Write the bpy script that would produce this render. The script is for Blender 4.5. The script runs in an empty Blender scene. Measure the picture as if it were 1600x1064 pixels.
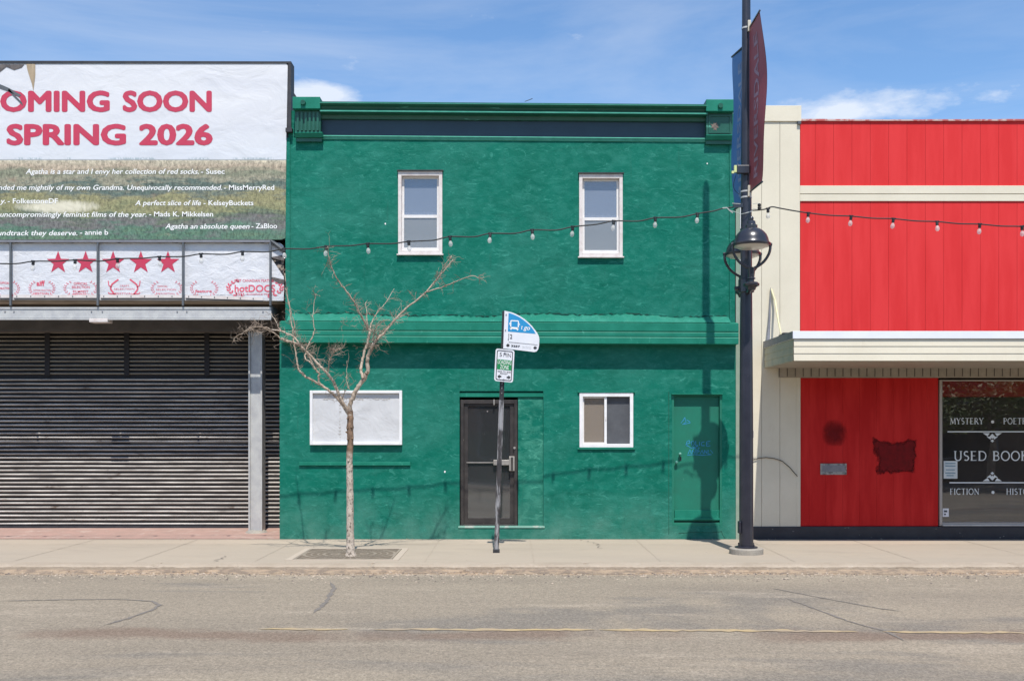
import bpy, bmesh, math, random
from mathutils import Vector, Matrix
random.seed(7)
R = math.radians
scene = bpy.context.scene

# ---------------------------------------------------------------- camera
F = 1626.0; CX = 800.0; HY = 672.0; CAMD = 17.3; CAMH = 1.81
cam = bpy.data.cameras.new('camera'); cam_o = bpy.data.objects.new('camera', cam)
scene.collection.objects.link(cam_o)
cam_o.location = (0, -CAMD, CAMH); cam_o.rotation_euler = (R(90), 0, 0)
cam.sensor_width = 36; cam.lens = 36 * F / 1600; cam.shift_y = (HY - 532) / 1600
cam.clip_start = .1; cam.clip_end = 2000
scene.camera = cam_o

# ---------------------------------------------------------------- sky and sun
SUN_EL = 61.2; SUN_AZ = 180 - 5.7      # azimuth clockwise from +Y
w = bpy.data.worlds.new('World'); scene.world = w; w.use_nodes = True
nt = w.node_tree; nt.nodes.clear()
def wn(t, **k):
    n = nt.nodes.new(t)
    for a, b in k.items(): setattr(n, a, b)
    return n
out = wn('ShaderNodeOutputWorld'); bg = wn('ShaderNodeBackground')
sky = wn('ShaderNodeTexSky', sky_type='NISHITA', sun_disc=False)
sky.sun_elevation = R(SUN_EL); sky.sun_rotation = R(SUN_AZ)
sky.altitude = 500; sky.air_density = 1.0; sky.dust_density = .6; sky.ozone_density = 2.6
tc = wn('ShaderNodeTexCoord')
mp = wn('ShaderNodeMapping'); mp.inputs['Scale'].default_value = (1.6, 1.6, 9.0); mp.inputs['Rotation'].default_value = (0, R(14), 0)
ns = wn('ShaderNodeTexNoise'); ns.inputs['Scale'].default_value = 1.3; ns.inputs['Detail'].default_value = 8; ns.inputs['Roughness'].default_value = .6; ns.inputs['Distortion'].default_value = .5
rp = wn('ShaderNodeValToRGB'); rp.color_ramp.elements[0].position = .42; rp.color_ramp.elements[0].color = (0, 0, 0, 1); rp.color_ramp.elements[1].position = .9; rp.color_ramp.elements[1].color = (.42, .42, .42, 1)
# low cumulus banks just above the roofs
mp2 = wn('ShaderNodeMapping'); mp2.inputs['Scale'].default_value = (9, 9, 24.0); mp2.inputs['Location'].default_value = (1.7, 0, .35)
ns2 = wn('ShaderNodeTexNoise'); ns2.inputs['Scale'].default_value = 1.6; ns2.inputs['Detail'].default_value = 9; ns2.inputs['Roughness'].default_value = .6
sep = wn('ShaderNodeSeparateXYZ')
L = nt.links.new
def wm(op, a, b=0.0):
    m_ = wn('ShaderNodeMath', operation=op)
    for i, q in enumerate((a, b)):
        if hasattr(q, 'links'): L(q, m_.inputs[i])
        else: m_.inputs[i].default_value = q
    return m_.outputs[0]
L(tc.outputs['Generated'], mp.inputs['Vector']); L(mp.outputs[0], ns.inputs['Vector']); L(ns.outputs['Fac'], rp.inputs[0])
L(tc.outputs['Generated'], mp2.inputs['Vector']); L(mp2.outputs[0], ns2.inputs['Vector'])
L(tc.outputs['Generated'], sep.inputs[0])
az_ = wm('ARCTAN2', sep.outputs['X'], sep.outputs['Y']); el_ = wm('ARCSINE', sep.outputs['Z'])
mask = None
for (a0, e0, ra, re_) in ((-.185, .304, .05, .012), (.325, .286, .10, .015), (.25, .283, .04, .012), (-1.2, .3, .3, .06), (1.1, .28, .3, .05), (.9, .2, .5, .05), (-.6, .2, .3, .05)):
    q1 = wm('DIVIDE', wm('SUBTRACT', az_, a0), ra); q2 = wm('DIVIDE', wm('SUBTRACT', el_, e0), re_)
    g_ = wm('SUBTRACT', 1.0, wm('ADD', wm('MULTIPLY', q1, q1), wm('MULTIPLY', q2, q2)))
    mask = g_ if mask is None else wm('MAXIMUM', mask, g_)
mask = wm('MAXIMUM', mask, -1.0)
cf = wm('ADD', wm('MULTIPLY', mask, .20), ns2.outputs['Fac'])
rp2 = wn('ShaderNodeValToRGB'); rp2.color_ramp.elements[0].position = .47; rp2.color_ramp.elements[0].color = (0, 0, 0, 1); rp2.color_ramp.elements[1].position = .74; rp2.color_ramp.elements[1].color = (.68, .68, .68, 1)
L(cf, rp2.inputs[0])
mx = wn('ShaderNodeMix', data_type='RGBA'); mx2 = wn('ShaderNodeMix', data_type='RGBA')
mx.inputs[7].default_value = (9, 9.3, 9.8, 1); mx2.inputs[7].default_value = (10, 10.2, 10.5, 1)
SKYSAT = wn('ShaderNodeHueSaturation'); SKYSAT.inputs['Saturation'].default_value = 1.13; SKYSAT.inputs['Value'].default_value = 1.85
L(sky.outputs[0], SKYSAT.inputs['Color'])
L(rp.outputs[0], mx.inputs[0]); L(SKYSAT.outputs[0], mx.inputs[6])
L(rp2.outputs[0], mx2.inputs[0]); L(mx.outputs[2], mx2.inputs[6])
L(mx2.outputs[2], bg.inputs['Color']); bg.inputs['Strength'].default_value = .09
L(bg.outputs[0], out.inputs[0])

sun = bpy.data.lights.new('sun', 'SUN'); sun.energy = 4.6; sun.angle = R(.53); sun.color = (1, .955, .89)
sun_o = bpy.data.objects.new('sun', sun); scene.collection.objects.link(sun_o)
sun_o.location = (2, -10, 20)
sun_o.rotation_euler = Vector((-.10, 1, -1.83)).to_track_quat('-Z', 'Y').to_euler()

vs = scene.view_settings; vs.view_transform = 'Standard'; vs.look = 'None'; vs.exposure = 0.2; vs.gamma = 1

# ---------------------------------------------------------------- helpers
def P(px, py, y=0.0):
    """point seen at photo pixel (px, py) that stands y metres behind the facade line"""
    s = F / (CAMD + y)
    return Vector(((px - CX) / s, y, CAMH + (HY - py) / s))
def PX(px, y=0.0): return P(px, HY, y).x
def PZ(py, y=0.0): return P(CX, py, y).z

def wloc(o):
    v = Vector((0, 0, 0))
    while o is not None: v += o.location; o = o.parent
    return v
def thing(name, label, cat, loc=(0, 0, 0), group=None):
    o = bpy.data.objects.new(name, None); scene.collection.objects.link(o)
    o.location = loc; o.empty_display_size = .2; o['label'] = label; o['category'] = cat
    if group: o['group'] = group
    return o
def tag(o, label, cat, group=None):
    o['label'] = label; o['category'] = cat
    if group: o['group'] = group
    return o

class MB:
    def __init__(s): s.v = []; s.f = []
    def add(s, vs_, fs_):
        n = len(s.v); s.v += [tuple(p) for p in vs_]; s.f += [tuple(i + n for i in f) for f in fs_]; return s
    def box(s, x0, x1, y0, y1, z0, z1):
        x0, x1 = min(x0, x1), max(x0, x1); y0, y1 = min(y0, y1), max(y0, y1); z0, z1 = min(z0, z1), max(z0, z1)
        return s.add([(x0,y0,z0),(x1,y0,z0),(x1,y1,z0),(x0,y1,z0),(x0,y0,z1),(x1,y0,z1),(x1,y1,z1),(x0,y1,z1)],
                     [(0,3,2,1),(4,5,6,7),(0,1,5,4),(1,2,6,5),(2,3,7,6),(3,0,4,7)])
    def pbox(s, px0, px1, py0, py1, yf, yb):
        a = P(px0, py0, yf); b = P(px1, py1, yf); return s.box(a.x, b.x, yf, yb, b.z, a.z)
    def prism(s, poly, y0, y1):          # poly of (x,z), extruded along y
        n = len(poly)
        vs_ = [(x, y0, z) for x, z in poly] + [(x, y1, z) for x, z in poly]
        a = sum(poly[i][0]*poly[(i+1)%n][1]-poly[(i+1)%n][0]*poly[i][1] for i in range(n))
        fs_ = [tuple(range(n)), tuple(range(2*n-1, n-1, -1))] + [(i, i+n, (i+1)%n+n, (i+1)%n) for i in range(n)]
        if a < 0: fs_ = [f[::-1] for f in fs_]
        return s.add(vs_, fs_)
    def extx(s, prof, x0, x1, k=0.0):           # prof of (y,z), extruded along x ; k: slope
        n = len(prof)
        vs_ = [(x0, y, z + k*x0) for y, z in prof] + [(x1, y, z + k*x1) for y, z in prof]
        fs_ = [tuple(range(n-1, -1, -1)), tuple(range(n, 2*n))] + [(i, (i+1)%n, (i+1)%n+n, i+n) for i in range(n)]
        a = sum(prof[i][0]*prof[(i+1)%n][1]-prof[(i+1)%n][0]*prof[i][1] for i in range(n))
        if a < 0: fs_ = [f[::-1] for f in fs_]
        return s.add(vs_, fs_)
    def tube(s, pts, rad, n=8, cap=True):
        pts = [Vector(p) for p in pts]
        if not hasattr(rad, '__len__'): rad = [rad]*len(pts)
        base = len(s.v); up = Vector((0, 0, 1)); prev = None
        for i, p in enumerate(pts):
            t = (pts[min(i+1, len(pts)-1)] - pts[max(i-1, 0)])
            if t.length < 1e-9: t = Vector((0, 0, 1))
            t.normalize()
            if prev is None:
                a = t.cross(Vector((0, 1, 0)) if abs(t.y) < .9 else Vector((1, 0, 0))).normalized()
            else:
                a = (prev - t*prev.dot(t)).normalized()
            prev = a; b = t.cross(a)
            for k in range(n):
                an = 2*math.pi*k/n
                s.v.append(tuple(p + (a*math.cos(an) + b*math.sin(an))*rad[i]))
        for i in range(len(pts)-1):
            for k in range(n):
                k2 = (k+1) % n
                s.f.append((base+i*n+k, base+i*n+k2, base+(i+1)*n+k2, base+(i+1)*n+k))
        if cap:
            s.f.append(tuple(base+k for k in range(n-1, -1, -1))); e = base+(len(pts)-1)*n
            s.f.append(tuple(e+k for k in range(n)))
        return s
    def lathe(s, prof, c, n=24, sy=1.0):     # prof of (r,z)
        base = len(s.v); c = Vector(c)
        for r, z in prof:
            for k in range(n):
                a = 2*math.pi*k/n; s.v.append((c.x+r*math.cos(a), c.y+sy*r*math.sin(a), c.z+z))
        for i in range(len(prof)-1):
            for k in range(n):
                k2 = (k+1) % n
                s.f.append((base+i*n+k, base+i*n+k2, base+(i+1)*n+k2, base+(i+1)*n+k))
        s.f.append(tuple(base+k for k in range(n-1, -1, -1))); e = base+(len(prof)-1)*n
        s.f.append(tuple(e+k for k in range(n)))
        return s
    def quad(s, a, b, c, d): return s.add([a, b, c, d], [(0, 1, 2, 3)])
    def sheet(s, poly, y):                   # flat polygon (x,z) facing -y
        a = sum(poly[i][0]*poly[(i+1)%len(poly)][1]-poly[(i+1)%len(poly)][0]*poly[i][1] for i in range(len(poly)))
        if a < 0: poly = poly[::-1]
        return s.add([(x, y, z) for x, z in poly], [tuple(range(len(poly)))])
    def slope(s, k):                         # sag of the long building lines: z += k*x
        s.v = [(x, y, z + k*x) for x, y, z in s.v]; return s
    def build(s, name, mat, parent=None, smooth=False, bevel=0.0, loc=None, autos=None):
        me = bpy.data.meshes.new(name)
        off = wloc(parent) if parent is not None else Vector((0, 0, 0))
        if loc is not None: off = off + (Vector(loc) - off)
        me.from_pydata([(p[0]-off.x, p[1]-off.y, p[2]-off.z) for p in s.v], [], s.f)
        me.validate(); me.update()
        me.materials.append(mat)
        o = bpy.data.objects.new(name, me); scene.collection.objects.link(o)
        if parent is not None:
            o.parent = parent
            if loc is not None: o.location = Vector(loc) - wloc(parent)
        elif loc is not None: o.location = loc
        if bevel > 0:
            m = o.modifiers.new('bevel', 'BEVEL'); m.width = bevel; m.segments = 2; m.limit_method = 'ANGLE'; m.angle_limit = R(40)
        if smooth:
            for p in me.polygons: p.use_smooth = True
        if autos:
            for p in me.polygons: p.use_smooth = True
            m = me.attributes.new('sharp_edge', 'BOOLEAN', 'EDGE')
            bm = bmesh.new(); bm.from_mesh(me); bm.edges.ensure_lookup_table()
            for e in bm.edges:
                m.data[e.index].value = (len(e.link_faces) != 2) or e.calc_face_angle(0) > R(autos)
            bm.free()
        return o

def frame(mb, x0, x1, z0, z1, wd, yf, yb, wt=None, wb=None):
    """four butted bars round an opening, outer size x0..x1, z0..z1"""
    wt = wt or wd; wb = wb or wd
    mb.box(x0, x0+wd, yf, yb, z0, z1); mb.box(x1-wd, x1, yf, yb, z0, z1)
    mb.box(x0+wd, x1-wd, yf+.0005, yb, z1-wt, z1); mb.box(x0+wd, x1-wd, yf+.0005, yb, z0, z0+wb)
    return mb

def wall(x0, x1, z0, z1, yf, yb, holes, kt=0.0):
    """a wall slab with rectangular openings (x0,x1,z0,z1); front, back, reveals and rim as one clean mesh"""
    mb = MB()
    xs = sorted(set([x0, x1] + [h[0] for h in holes] + [h[1] for h in holes]))
    zs = sorted(set([z0, z1] + [h[2] for h in holes] + [h[3] for h in holes]))
    def solid(i, j):
        if i < 0 or j < 0 or i >= len(xs)-1 or j >= len(zs)-1: return False
        cx = (xs[i]+xs[i+1])/2; cz = (zs[j]+zs[j+1])/2
        return not any(h[0] < cx < h[1] and h[2] < cz < h[3] for h in holes)
    Z = lambda x, z: z + (kt*x if z == z1 else 0)
    for i in range(len(xs)-1):
        for j in range(len(zs)-1):
            if not solid(i, j): continue
            a, b, c, d = xs[i], xs[i+1], zs[j], zs[j+1]
            mb.quad((a,yf,Z(a,c)),(b,yf,Z(b,c)),(b,yf,Z(b,d)),(a,yf,Z(a,d)))
            mb.quad((b,yb,Z(b,c)),(a,yb,Z(a,c)),(a,yb,Z(a,d)),(b,yb,Z(b,d)))
            if not solid(i-1, j): mb.quad((a,yb,Z(a,c)),(a,yf,Z(a,c)),(a,yf,Z(a,d)),(a,yb,Z(a,d)))
            if not solid(i+1, j): mb.quad((b,yf,Z(b,c)),(b,yb,Z(b,c)),(b,yb,Z(b,d)),(b,yf,Z(b,d)))
            if not solid(i, j-1): mb.quad((a,yb,Z(a,c)),(b,yb,Z(b,c)),(b,yf,Z(b,c)),(a,yf,Z(a,c)))
            if not solid(i, j+1): mb.quad((a,yf,Z(a,d)),(b,yf,Z(b,d)),(b,yb,Z(b,d)),(a,yb,Z(a,d)))
    return mb

# ---------------------------------------------------------------- materials
def mat(name, col, rough=.7, metal=0.0, col2=None, scale=3.0, lo=.35, hi=.65, stretch=(1, 1, 1), detail=5,
        bump=0.0, bscale=60, bdetail=4, bstretch=(1, 1, 1), fine=0.0, fscale=90, spec=.5,
        col3=None, s3=8.0, lo3=.6, hi3=.68, st3=(1, 1, 1), coat=0):
    m = bpy.data.materials.new(name); m.use_nodes = True
    t = m.node_tree; N = t.nodes; K = t.links.new; b = N['Principled BSDF']
    b.inputs['Roughness'].default_value = rough; b.inputs['Metallic'].default_value = metal
    b.inputs['Specular IOR Level'].default_value = spec; b.inputs['Coat Weight'].default_value = coat
    b.inputs['Base Color'].default_value = (*col, 1)
    g = N.new('ShaderNodeNewGeometry')
    def noise(sc, st, det, ro=.6, dist=0):
        mpn = N.new('ShaderNodeMapping'); mpn.inputs['Scale'].default_value = st; K(g.outputs['Position'], mpn.inputs[0])
        n = N.new('ShaderNodeTexNoise'); n.inputs['Scale'].default_value = sc; n.inputs['Detail'].default_value = det
        n.inputs['Roughness'].default_value = ro; n.inputs['Distortion'].default_value = dist
        K(mpn.outputs[0], n.inputs['Vector']); return n
    def mrange(sock, a, c, ta=0, tb=1):
        r = N.new('ShaderNodeMapRange'); r.inputs[1].default_value = a; r.inputs[2].default_value = c
        r.inputs[3].default_value = ta; r.inputs[4].default_value = tb; K(sock, r.inputs[0]); return r.outputs[0]
    cur = None
    def mixc(fac, c_a, c_b, mode='MIX'):
        x = N.new('ShaderNodeMix'); x.data_type = 'RGBA'; x.blend_type = mode
        if hasattr(fac, 'links'): K(fac, x.inputs[0])
        else: x.inputs[0].default_value = fac
        for i, c_ in ((6, c_a), (7, c_b)):
            if hasattr(c_, 'links'): K(c_, x.inputs[i])
            else: x.inputs[i].default_value = (*c_, 1)
        return x.outputs[2]
    if col2: cur = mixc(mrange(noise(scale, stretch, detail).outputs[0], lo, hi), col, col2)
    if col3: cur = mixc(mrange(noise(s3, st3, 6, .65, .3).outputs[0], lo3, hi3), cur if cur else col, col3)
    if fine:
        fv = mrange(noise(fscale, (1, 1, 1), 3).outputs[0], .3, .7, 1-fine, 1+fine)
        cc = N.new('ShaderNodeCombineColor'); [K(fv, cc.inputs[i]) for i in range(3)]
        cur = mixc(1.0, cur if cur else col, cc.outputs[0], 'MULTIPLY')
    if cur: K(cur, b.inputs['Base Color'])
    if bump:
        bn = noise(bscale, bstretch, bdetail); bu = N.new('ShaderNodeBump'); bu.inputs['Strength'].default_value = 1
        bu.inputs['Distance'].default_value = bump; K(bn.outputs[0], bu.inputs['Height']); K(bu.outputs[0], b.inputs['Normal'])
    m['_h'] = 1
    return m
class NT:
    """tiny node wrapper for the few bespoke materials"""
    def __init__(s, name):
        s.m = bpy.data.materials.new(name); s.m.use_nodes = True; s.t = s.m.node_tree; s.b = s.t.nodes['Principled BSDF']
        s.g = s.t.nodes.new('ShaderNodeNewGeometry'); s.pos = s.g.outputs['Position']
        sp = s.t.nodes.new('ShaderNodeSeparateXYZ'); s.K(s.pos, sp.inputs[0]); s.x, s.y, s.z = sp.outputs
    def K(s, a, b):
        if hasattr(a, 'links'): s.t.links.new(a, b)
        elif isinstance(a, tuple): b.default_value = (*a, 1) if len(a) == 3 else a
        else: b.default_value = a
    def noise(s, sc, st=(1, 1, 1), det=5, ro=.6, dist=0, loc=(0, 0, 0)):
        mpn = s.t.nodes.new('ShaderNodeMapping'); mpn.inputs['Scale'].default_value = st; mpn.inputs['Location'].default_value = loc; s.K(s.pos, mpn.inputs[0])
        n = s.t.nodes.new('ShaderNodeTexNoise'); n.inputs['Scale'].default_value = sc; n.inputs['Detail'].default_value = det
        n.inputs['Roughness'].default_value = ro; n.inputs['Distortion'].default_value = dist; s.K(mpn.outputs[0], n.inputs['Vector']); return n.outputs[0]
    def voro(s, sc, st=(1, 1, 1), feat='DISTANCE_TO_EDGE'):
        mpn = s.t.nodes.new('ShaderNodeMapping'); mpn.inputs['Scale'].default_value = st; s.K(s.pos, mpn.inputs[0])
        n = s.t.nodes.new('ShaderNodeTexVoronoi'); n.feature = feat; n.inputs['Scale'].default_value = sc; s.K(mpn.outputs[0], n.inputs['Vector']); return n.outputs['Distance']
    def rng(s, v, a, b, ta=0., tb=1.):
        r = s.t.nodes.new('ShaderNodeMapRange'); s.K(v, r.inputs[0])
        for i, q in enumerate((a, b, ta, tb)): r.inputs[i+1].default_value = q
        return r.outputs[0]
    def mth(s, op, a, b=0.):
        r = s.t.nodes.new('ShaderNodeMath'); r.operation = op; s.K(a, r.inputs[0]); s.K(b, r.inputs[1]); return r.outputs[0]
    def mix(s, f, a, b, mode='MIX'):
        x = s.t.nodes.new('ShaderNodeMix'); x.data_type = 'RGBA'; x.blend_type = mode; s.K(f, x.inputs[0]); s.K(a, x.inputs[6]); s.K(b, x.inputs[7]); return x.outputs[2]
    def ramp(s, v, stops):
        r = s.t.nodes.new('ShaderNodeValToRGB'); e = r.color_ramp.elements
        while len(e) < len(stops): e.new(.5)
        for el, (p, c) in zip(e, stops): el.position = p; el.color = (*c, 1)
        s.K(v, r.inputs[0]); return r.outputs[0]
    def grey(s, v):
        c = s.t.nodes.new('ShaderNodeCombineColor'); [s.K(v, c.inputs[i]) for i in range(3)]; return c.outputs[0]
    def bump(s, h, dist):
        b = s.t.nodes.new('ShaderNodeBump'); b.inputs['Distance'].default_value = dist; s.K(h, b.inputs['Height']); s.K(b.outputs[0], s.b.inputs['Normal'])
    def col(s, c): s.K(c, s.b.inputs['Base Color'])
    def rough(s, v): s.K(v, s.b.inputs['Roughness'])

def glass(name, tint=(.02, .022, .025), refl=1.0, alpha=.35, rough=.02):
    """window pane: partly see-through film with a mirror sheen by Fresnel"""
    m = bpy.data.materials.new(name); m.use_nodes = True; t = m.node_tree; N = t.nodes; K = t.links.new
    N.clear(); o = N.new('ShaderNodeOutputMaterial'); tr = N.new('ShaderNodeBsdfTransparent'); df = N.new('ShaderNodeBsdfDiffuse')
    df.inputs[0].default_value = (*tint, 1); a = N.new('ShaderNodeMixShader'); a.inputs[0].default_value = alpha
    K(tr.outputs[0], a.inputs[1]); K(df.outputs[0], a.inputs[2])
    gl = N.new('ShaderNodeBsdfGlossy'); gl.inputs['Roughness'].default_value = rough; gl.inputs[0].default_value = (.95, .97, 1, 1)
    fr = N.new('ShaderNodeFresnel'); fr.inputs[0].default_value = 1.55; mu = N.new('ShaderNodeMath'); mu.operation = 'MULTIPLY'; mu.inputs[1].default_value = refl
    mu.use_clamp = True
    K(fr.outputs[0], mu.inputs[0]); b = N.new('ShaderNodeMixShader'); gb_ = N.new('ShaderNodeNewGeometry'); iv = N.new('ShaderNodeMath'); iv.operation = 'SUBTRACT'; iv.inputs[0].default_value = 1; K(gb_.outputs['Backfacing'], iv.inputs[1]); m2 = N.new('ShaderNodeMath'); m2.operation = 'MULTIPLY'; K(mu.outputs[0], m2.inputs[0]); K(iv.outputs[0], m2.inputs[1]); K(m2.outputs[0], b.inputs[0]); K(a.outputs[0], b.inputs[1]); K(gl.outputs[0], b.inputs[2])
    K(b.outputs[0], o.inputs[0])
    ge = N.new('ShaderNodeNewGeometry'); no = N.new('ShaderNodeTexNoise'); no.inputs['Scale'].default_value = 1.3; K(ge.outputs['Position'], no.inputs['Vector'])
    bu = N.new('ShaderNodeBump'); bu.inputs['Distance'].default_value = .0015; K(no.outputs[0], bu.inputs['Height']); K(bu.outputs[0], gl.inputs['Normal'])
    return m

# stucco, green paint
def stucco(name, c1, c2, scuff, dirt=True, b1=.013):
    n = NT(name)
    base = n.mix(n.rng(n.noise(1.1, det=6), .35, .65), c1, c2)
    base = n.mix(n.rng(n.noise(.55, (.7, 1, 1.5), 7, .65, .5), .48, .66, 0, .40), base, tuple(q*.85+.012 for q in scuff))
    base = n.mix(n.rng(n.noise(1.5, (.5, 1, 2.2), 8, .7, .8, (5, 0, 2)), .54, .68, 0, .35), base, tuple(q*.62 for q in c1))
    base = n.mix(n.rng(n.noise(5, (1, 1, 1.6), 6, .65, .6), .45, .75, 0, .5), base, scuff)
    streak = n.noise(6, (.5, 1, 1.3), 9, .72, 2.2)
    base = n.mix(n.rng(streak, .56, .66, 0, .55), base, tuple(q*1.25+.01 for q in scuff))
    fl = n.noise(30, (1, 1, .6), 4, .6, .8)
    base = n.mix(n.rng(fl, .69, .77, 0, .7), base, tuple(min(1, q*1.5+.03) for q in scuff))
    if dirt:
        low = n.mth('MULTIPLY', n.rng(n.z, .85, 0., 0, .8), n.rng(n.noise(2.2, det=6), .3, .7))
        base = n.mix(low, base, (.10, .24, .19))
    rust = n.mth('MULTIPLY', n.rng(n.noise(3.1, (3.2, 1, .22), 6, .7), .60, .72, 0, .35), 1.0); base = n.mix(rust, base, (.02, .10, .075))
    n.col(base); n.rough(.62)
    patch = n.rng(n.noise(1.3, (1, 1, 1.2), 3), .35, .7, .25, 1.)
    h = n.mth('ADD', n.mth('MULTIPLY', n.noise(2.6, (1, 1, 1.3), 4, .45, .7), 1.3), n.mth('MULTIPLY', n.mth('MULTIPLY', n.noise(11, (1, 1, 1.5), 5, .6, 1.5), .5), patch))
    h = n.mth('ADD', h, n.mth('MULTIPLY', n.noise(45, (1, 1, 1.3), 3, .6, .6), .16))
    n.bump(h, b1); n.b.inputs['Specular IOR Level'].default_value = .12
    return n.m
G1 = (.002, .122, .082); G2 = (.004, .150, .104); GS = (.04, .24, .185)
M = {}
M['stucco'] = stucco('green_stucco', G1, G2, GS)
M['stucco_up'] = stucco('green_stucco_upper', G1, G2, GS, dirt=False)
M['green_trim'] = mat('green_trim', (.008, .16, .105), .5, spec=.2, col2=(.015, .20, .135), scale=4, bump=.003, bscale=9, col3=(.05, .29, .21), s3=14, lo3=.62, hi3=.72, st3=(1, 1, .3), fine=.06)
M['green_metal'] = mat('green_metal', (.006, .075, .05), .38, col2=(.012, .11, .07), scale=2, bump=.004, bscale=3, col3=(.10, .36, .26), s3=5, lo3=.66, hi3=.72, st3=(.5, 1, 3))
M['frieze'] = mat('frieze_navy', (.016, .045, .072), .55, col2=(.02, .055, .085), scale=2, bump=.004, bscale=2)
M['green_door'] = mat('green_door', (.020, .155, .105), .45, spec=.25, col2=(.018, .18, .12), scale=3, bump=.0015, bscale=12, col3=(.08, .32, .24), s3=4, lo3=.66, hi3=.8)
M['white_vinyl'] = mat('white_vinyl', (.72, .70, .68), .4, col2=(.62, .58, .55), scale=8, lo=.5, hi=.8)
M['white_old'] = mat('old_white_paint', (.66, .61, .58), .55, col2=(.52, .44, .41), scale=9, lo=.45, hi=.8, bump=.001, bscale=40)
M['white_bright'] = mat('bright_white_paint', (.80, .80, .80), .5, col2=(.70, .70, .70), scale=5)
M['cream'] = mat('cream_siding', (.64, .585, .455), .6, col2=(.69, .635, .50), scale=1.5, fine=.03, bump=.0012, bscale=30, bstretch=(6, 1, .5), col3=(.60, .53, .40), s3=3, lo3=.62, hi3=.8, st3=(1.5, 1, .4))
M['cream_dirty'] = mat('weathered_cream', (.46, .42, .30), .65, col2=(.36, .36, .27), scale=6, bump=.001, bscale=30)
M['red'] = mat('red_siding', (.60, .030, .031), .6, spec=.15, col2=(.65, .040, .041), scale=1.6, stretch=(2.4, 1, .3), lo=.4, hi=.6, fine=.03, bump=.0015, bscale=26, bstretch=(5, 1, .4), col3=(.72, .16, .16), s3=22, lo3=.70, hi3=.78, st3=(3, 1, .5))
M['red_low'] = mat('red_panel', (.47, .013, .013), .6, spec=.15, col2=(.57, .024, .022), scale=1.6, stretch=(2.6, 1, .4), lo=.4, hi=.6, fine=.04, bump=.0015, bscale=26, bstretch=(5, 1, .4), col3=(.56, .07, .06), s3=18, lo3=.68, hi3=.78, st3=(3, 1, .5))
M['red_patch'] = mat('dark_red_patch', (.20, .008, .010), .6, col2=(.13, .006, .008), scale=14)
M['black_base'] = mat('black_plinth_paint', (.018, .020, .028), .55, col2=(.03, .032, .04), scale=4, bump=.004, bscale=20, col3=(.38, .36, .32), s3=9, lo3=.66, hi3=.69, st3=(1, 1, 1.5))
M['flash_white'] = mat('white_flashing', (.76, .78, .82), .35, col2=(.70, .72, .76), scale=2)
M['soffit'] = mat('grey_soffit', (.33, .30, .25), .7, col2=(.28, .25, .20), scale=4)
M['brick_tan'] = mat('tan_corbel', (.36, .32, .26), .75, col2=(.30, .27, .22), scale=8)
M['dark'] = mat('dark_interior', (.012, .012, .013), .9, col2=(.02, .02, .02), scale=2)
M['navy_black'] = mat('navy_black_paint', (.016, .017, .027), .36, col2=(.026, .026, .038), scale=6, bump=.002, bscale=14, col3=(.16, .16, .17), s3=26, lo3=.70, hi3=.76, st3=(1, 1, .5), spec=.6)
M['cast_iron'] = mat('black_lamp_metal', (.018, .019, .026), .28, col2=(.026, .027, .036), scale=6, spec=.7)
M['galv'] = mat('galvanised_steel', (.52, .52, .50), .5, .1, col2=(.42, .42, .42), scale=7, bump=.0008, bscale=50, fine=.08)
M['galv_dull'] = mat('dull_steel', (.24, .24, .26), .55, .3, col2=(.19, .19, .21), scale=7, fine=.06)
M['black_frame'] = mat('black_weathered_edge', (.018, .019, .025), .6, col2=(.035, .035, .04), scale=7)
M['grey_bar'] = mat('grey_painted_bar', (.075, .085, .095), .5, col2=(.11, .12, .13), scale=6)
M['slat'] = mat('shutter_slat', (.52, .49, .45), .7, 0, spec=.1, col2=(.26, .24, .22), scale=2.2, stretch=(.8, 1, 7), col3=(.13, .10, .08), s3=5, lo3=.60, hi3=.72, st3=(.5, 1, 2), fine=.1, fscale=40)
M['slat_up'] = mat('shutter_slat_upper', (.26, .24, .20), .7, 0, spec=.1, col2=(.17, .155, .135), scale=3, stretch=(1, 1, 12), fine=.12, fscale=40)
M['shut_back'] = mat('shutter_recess', (.018, .017, .02), .8)
M['brown_dark'] = mat('dark_brown_wall', (.10, .085, .07), .8, col2=(.07, .06, .05), scale=3)
M['star'] = mat('pinkish_red_print', (.50, .028, .075), .6, col2=(.46, .04, .085), scale=6)
M['star2'] = mat('faded_red_print', (.66, .10, .15), .6)
M['print_white'] = mat('white_print', (.82, .82, .80), .6)
M['tear_dark'] = mat('torn_backing', (.06, .055, .06), .8, col2=(.15, .13, .12), scale=9)
M['tear_tan'] = mat('bare_plywood', (.42, .33, .22), .8, col2=(.30, .23, .15), scale=9, stretch=(1, 1, .2))
M['paper'] = mat('paper', (.62, .66, .66), .7, col2=(.50, .56, .58), scale=12)
M['bronze'] = mat('brown_anodised_frame', (.034, .030, .029), .45, .2, col2=(.060, .052, .048), scale=7, col3=(.42, .38, .33), s3=20, lo3=.68, hi3=.74, st3=(1, 1, .35), fine=.08)
M['alum'] = mat('worn_aluminium', (.50, .47, .42), .4, .6, col2=(.38, .35, .31), scale=12)
M['cable'] = mat('black_cable', (.02, .022, .022), .6)
M['socket'] = mat('black_lamp_socket', (.012, .012, .013), .5)
M['wire'] = mat('pale_wire', (.55, .58, .55), .4, .3)
M['sign_white'] = mat('white_sign_face', (.74, .75, .78), .35, col2=(.68, .69, .72), scale=6)
M['sign_back'] = mat('sign_back_metal', (.40, .40, .42), .4, .6)
M['sign_blue'] = mat('blue_sign_face', (.025, .26, .52), .35)
M['sign_green'] = mat('green_sign_face', (.015, .24, .075), .35)
M['sign_black'] = mat('black_sign_print', (.012, .012, .014), .5)
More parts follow.
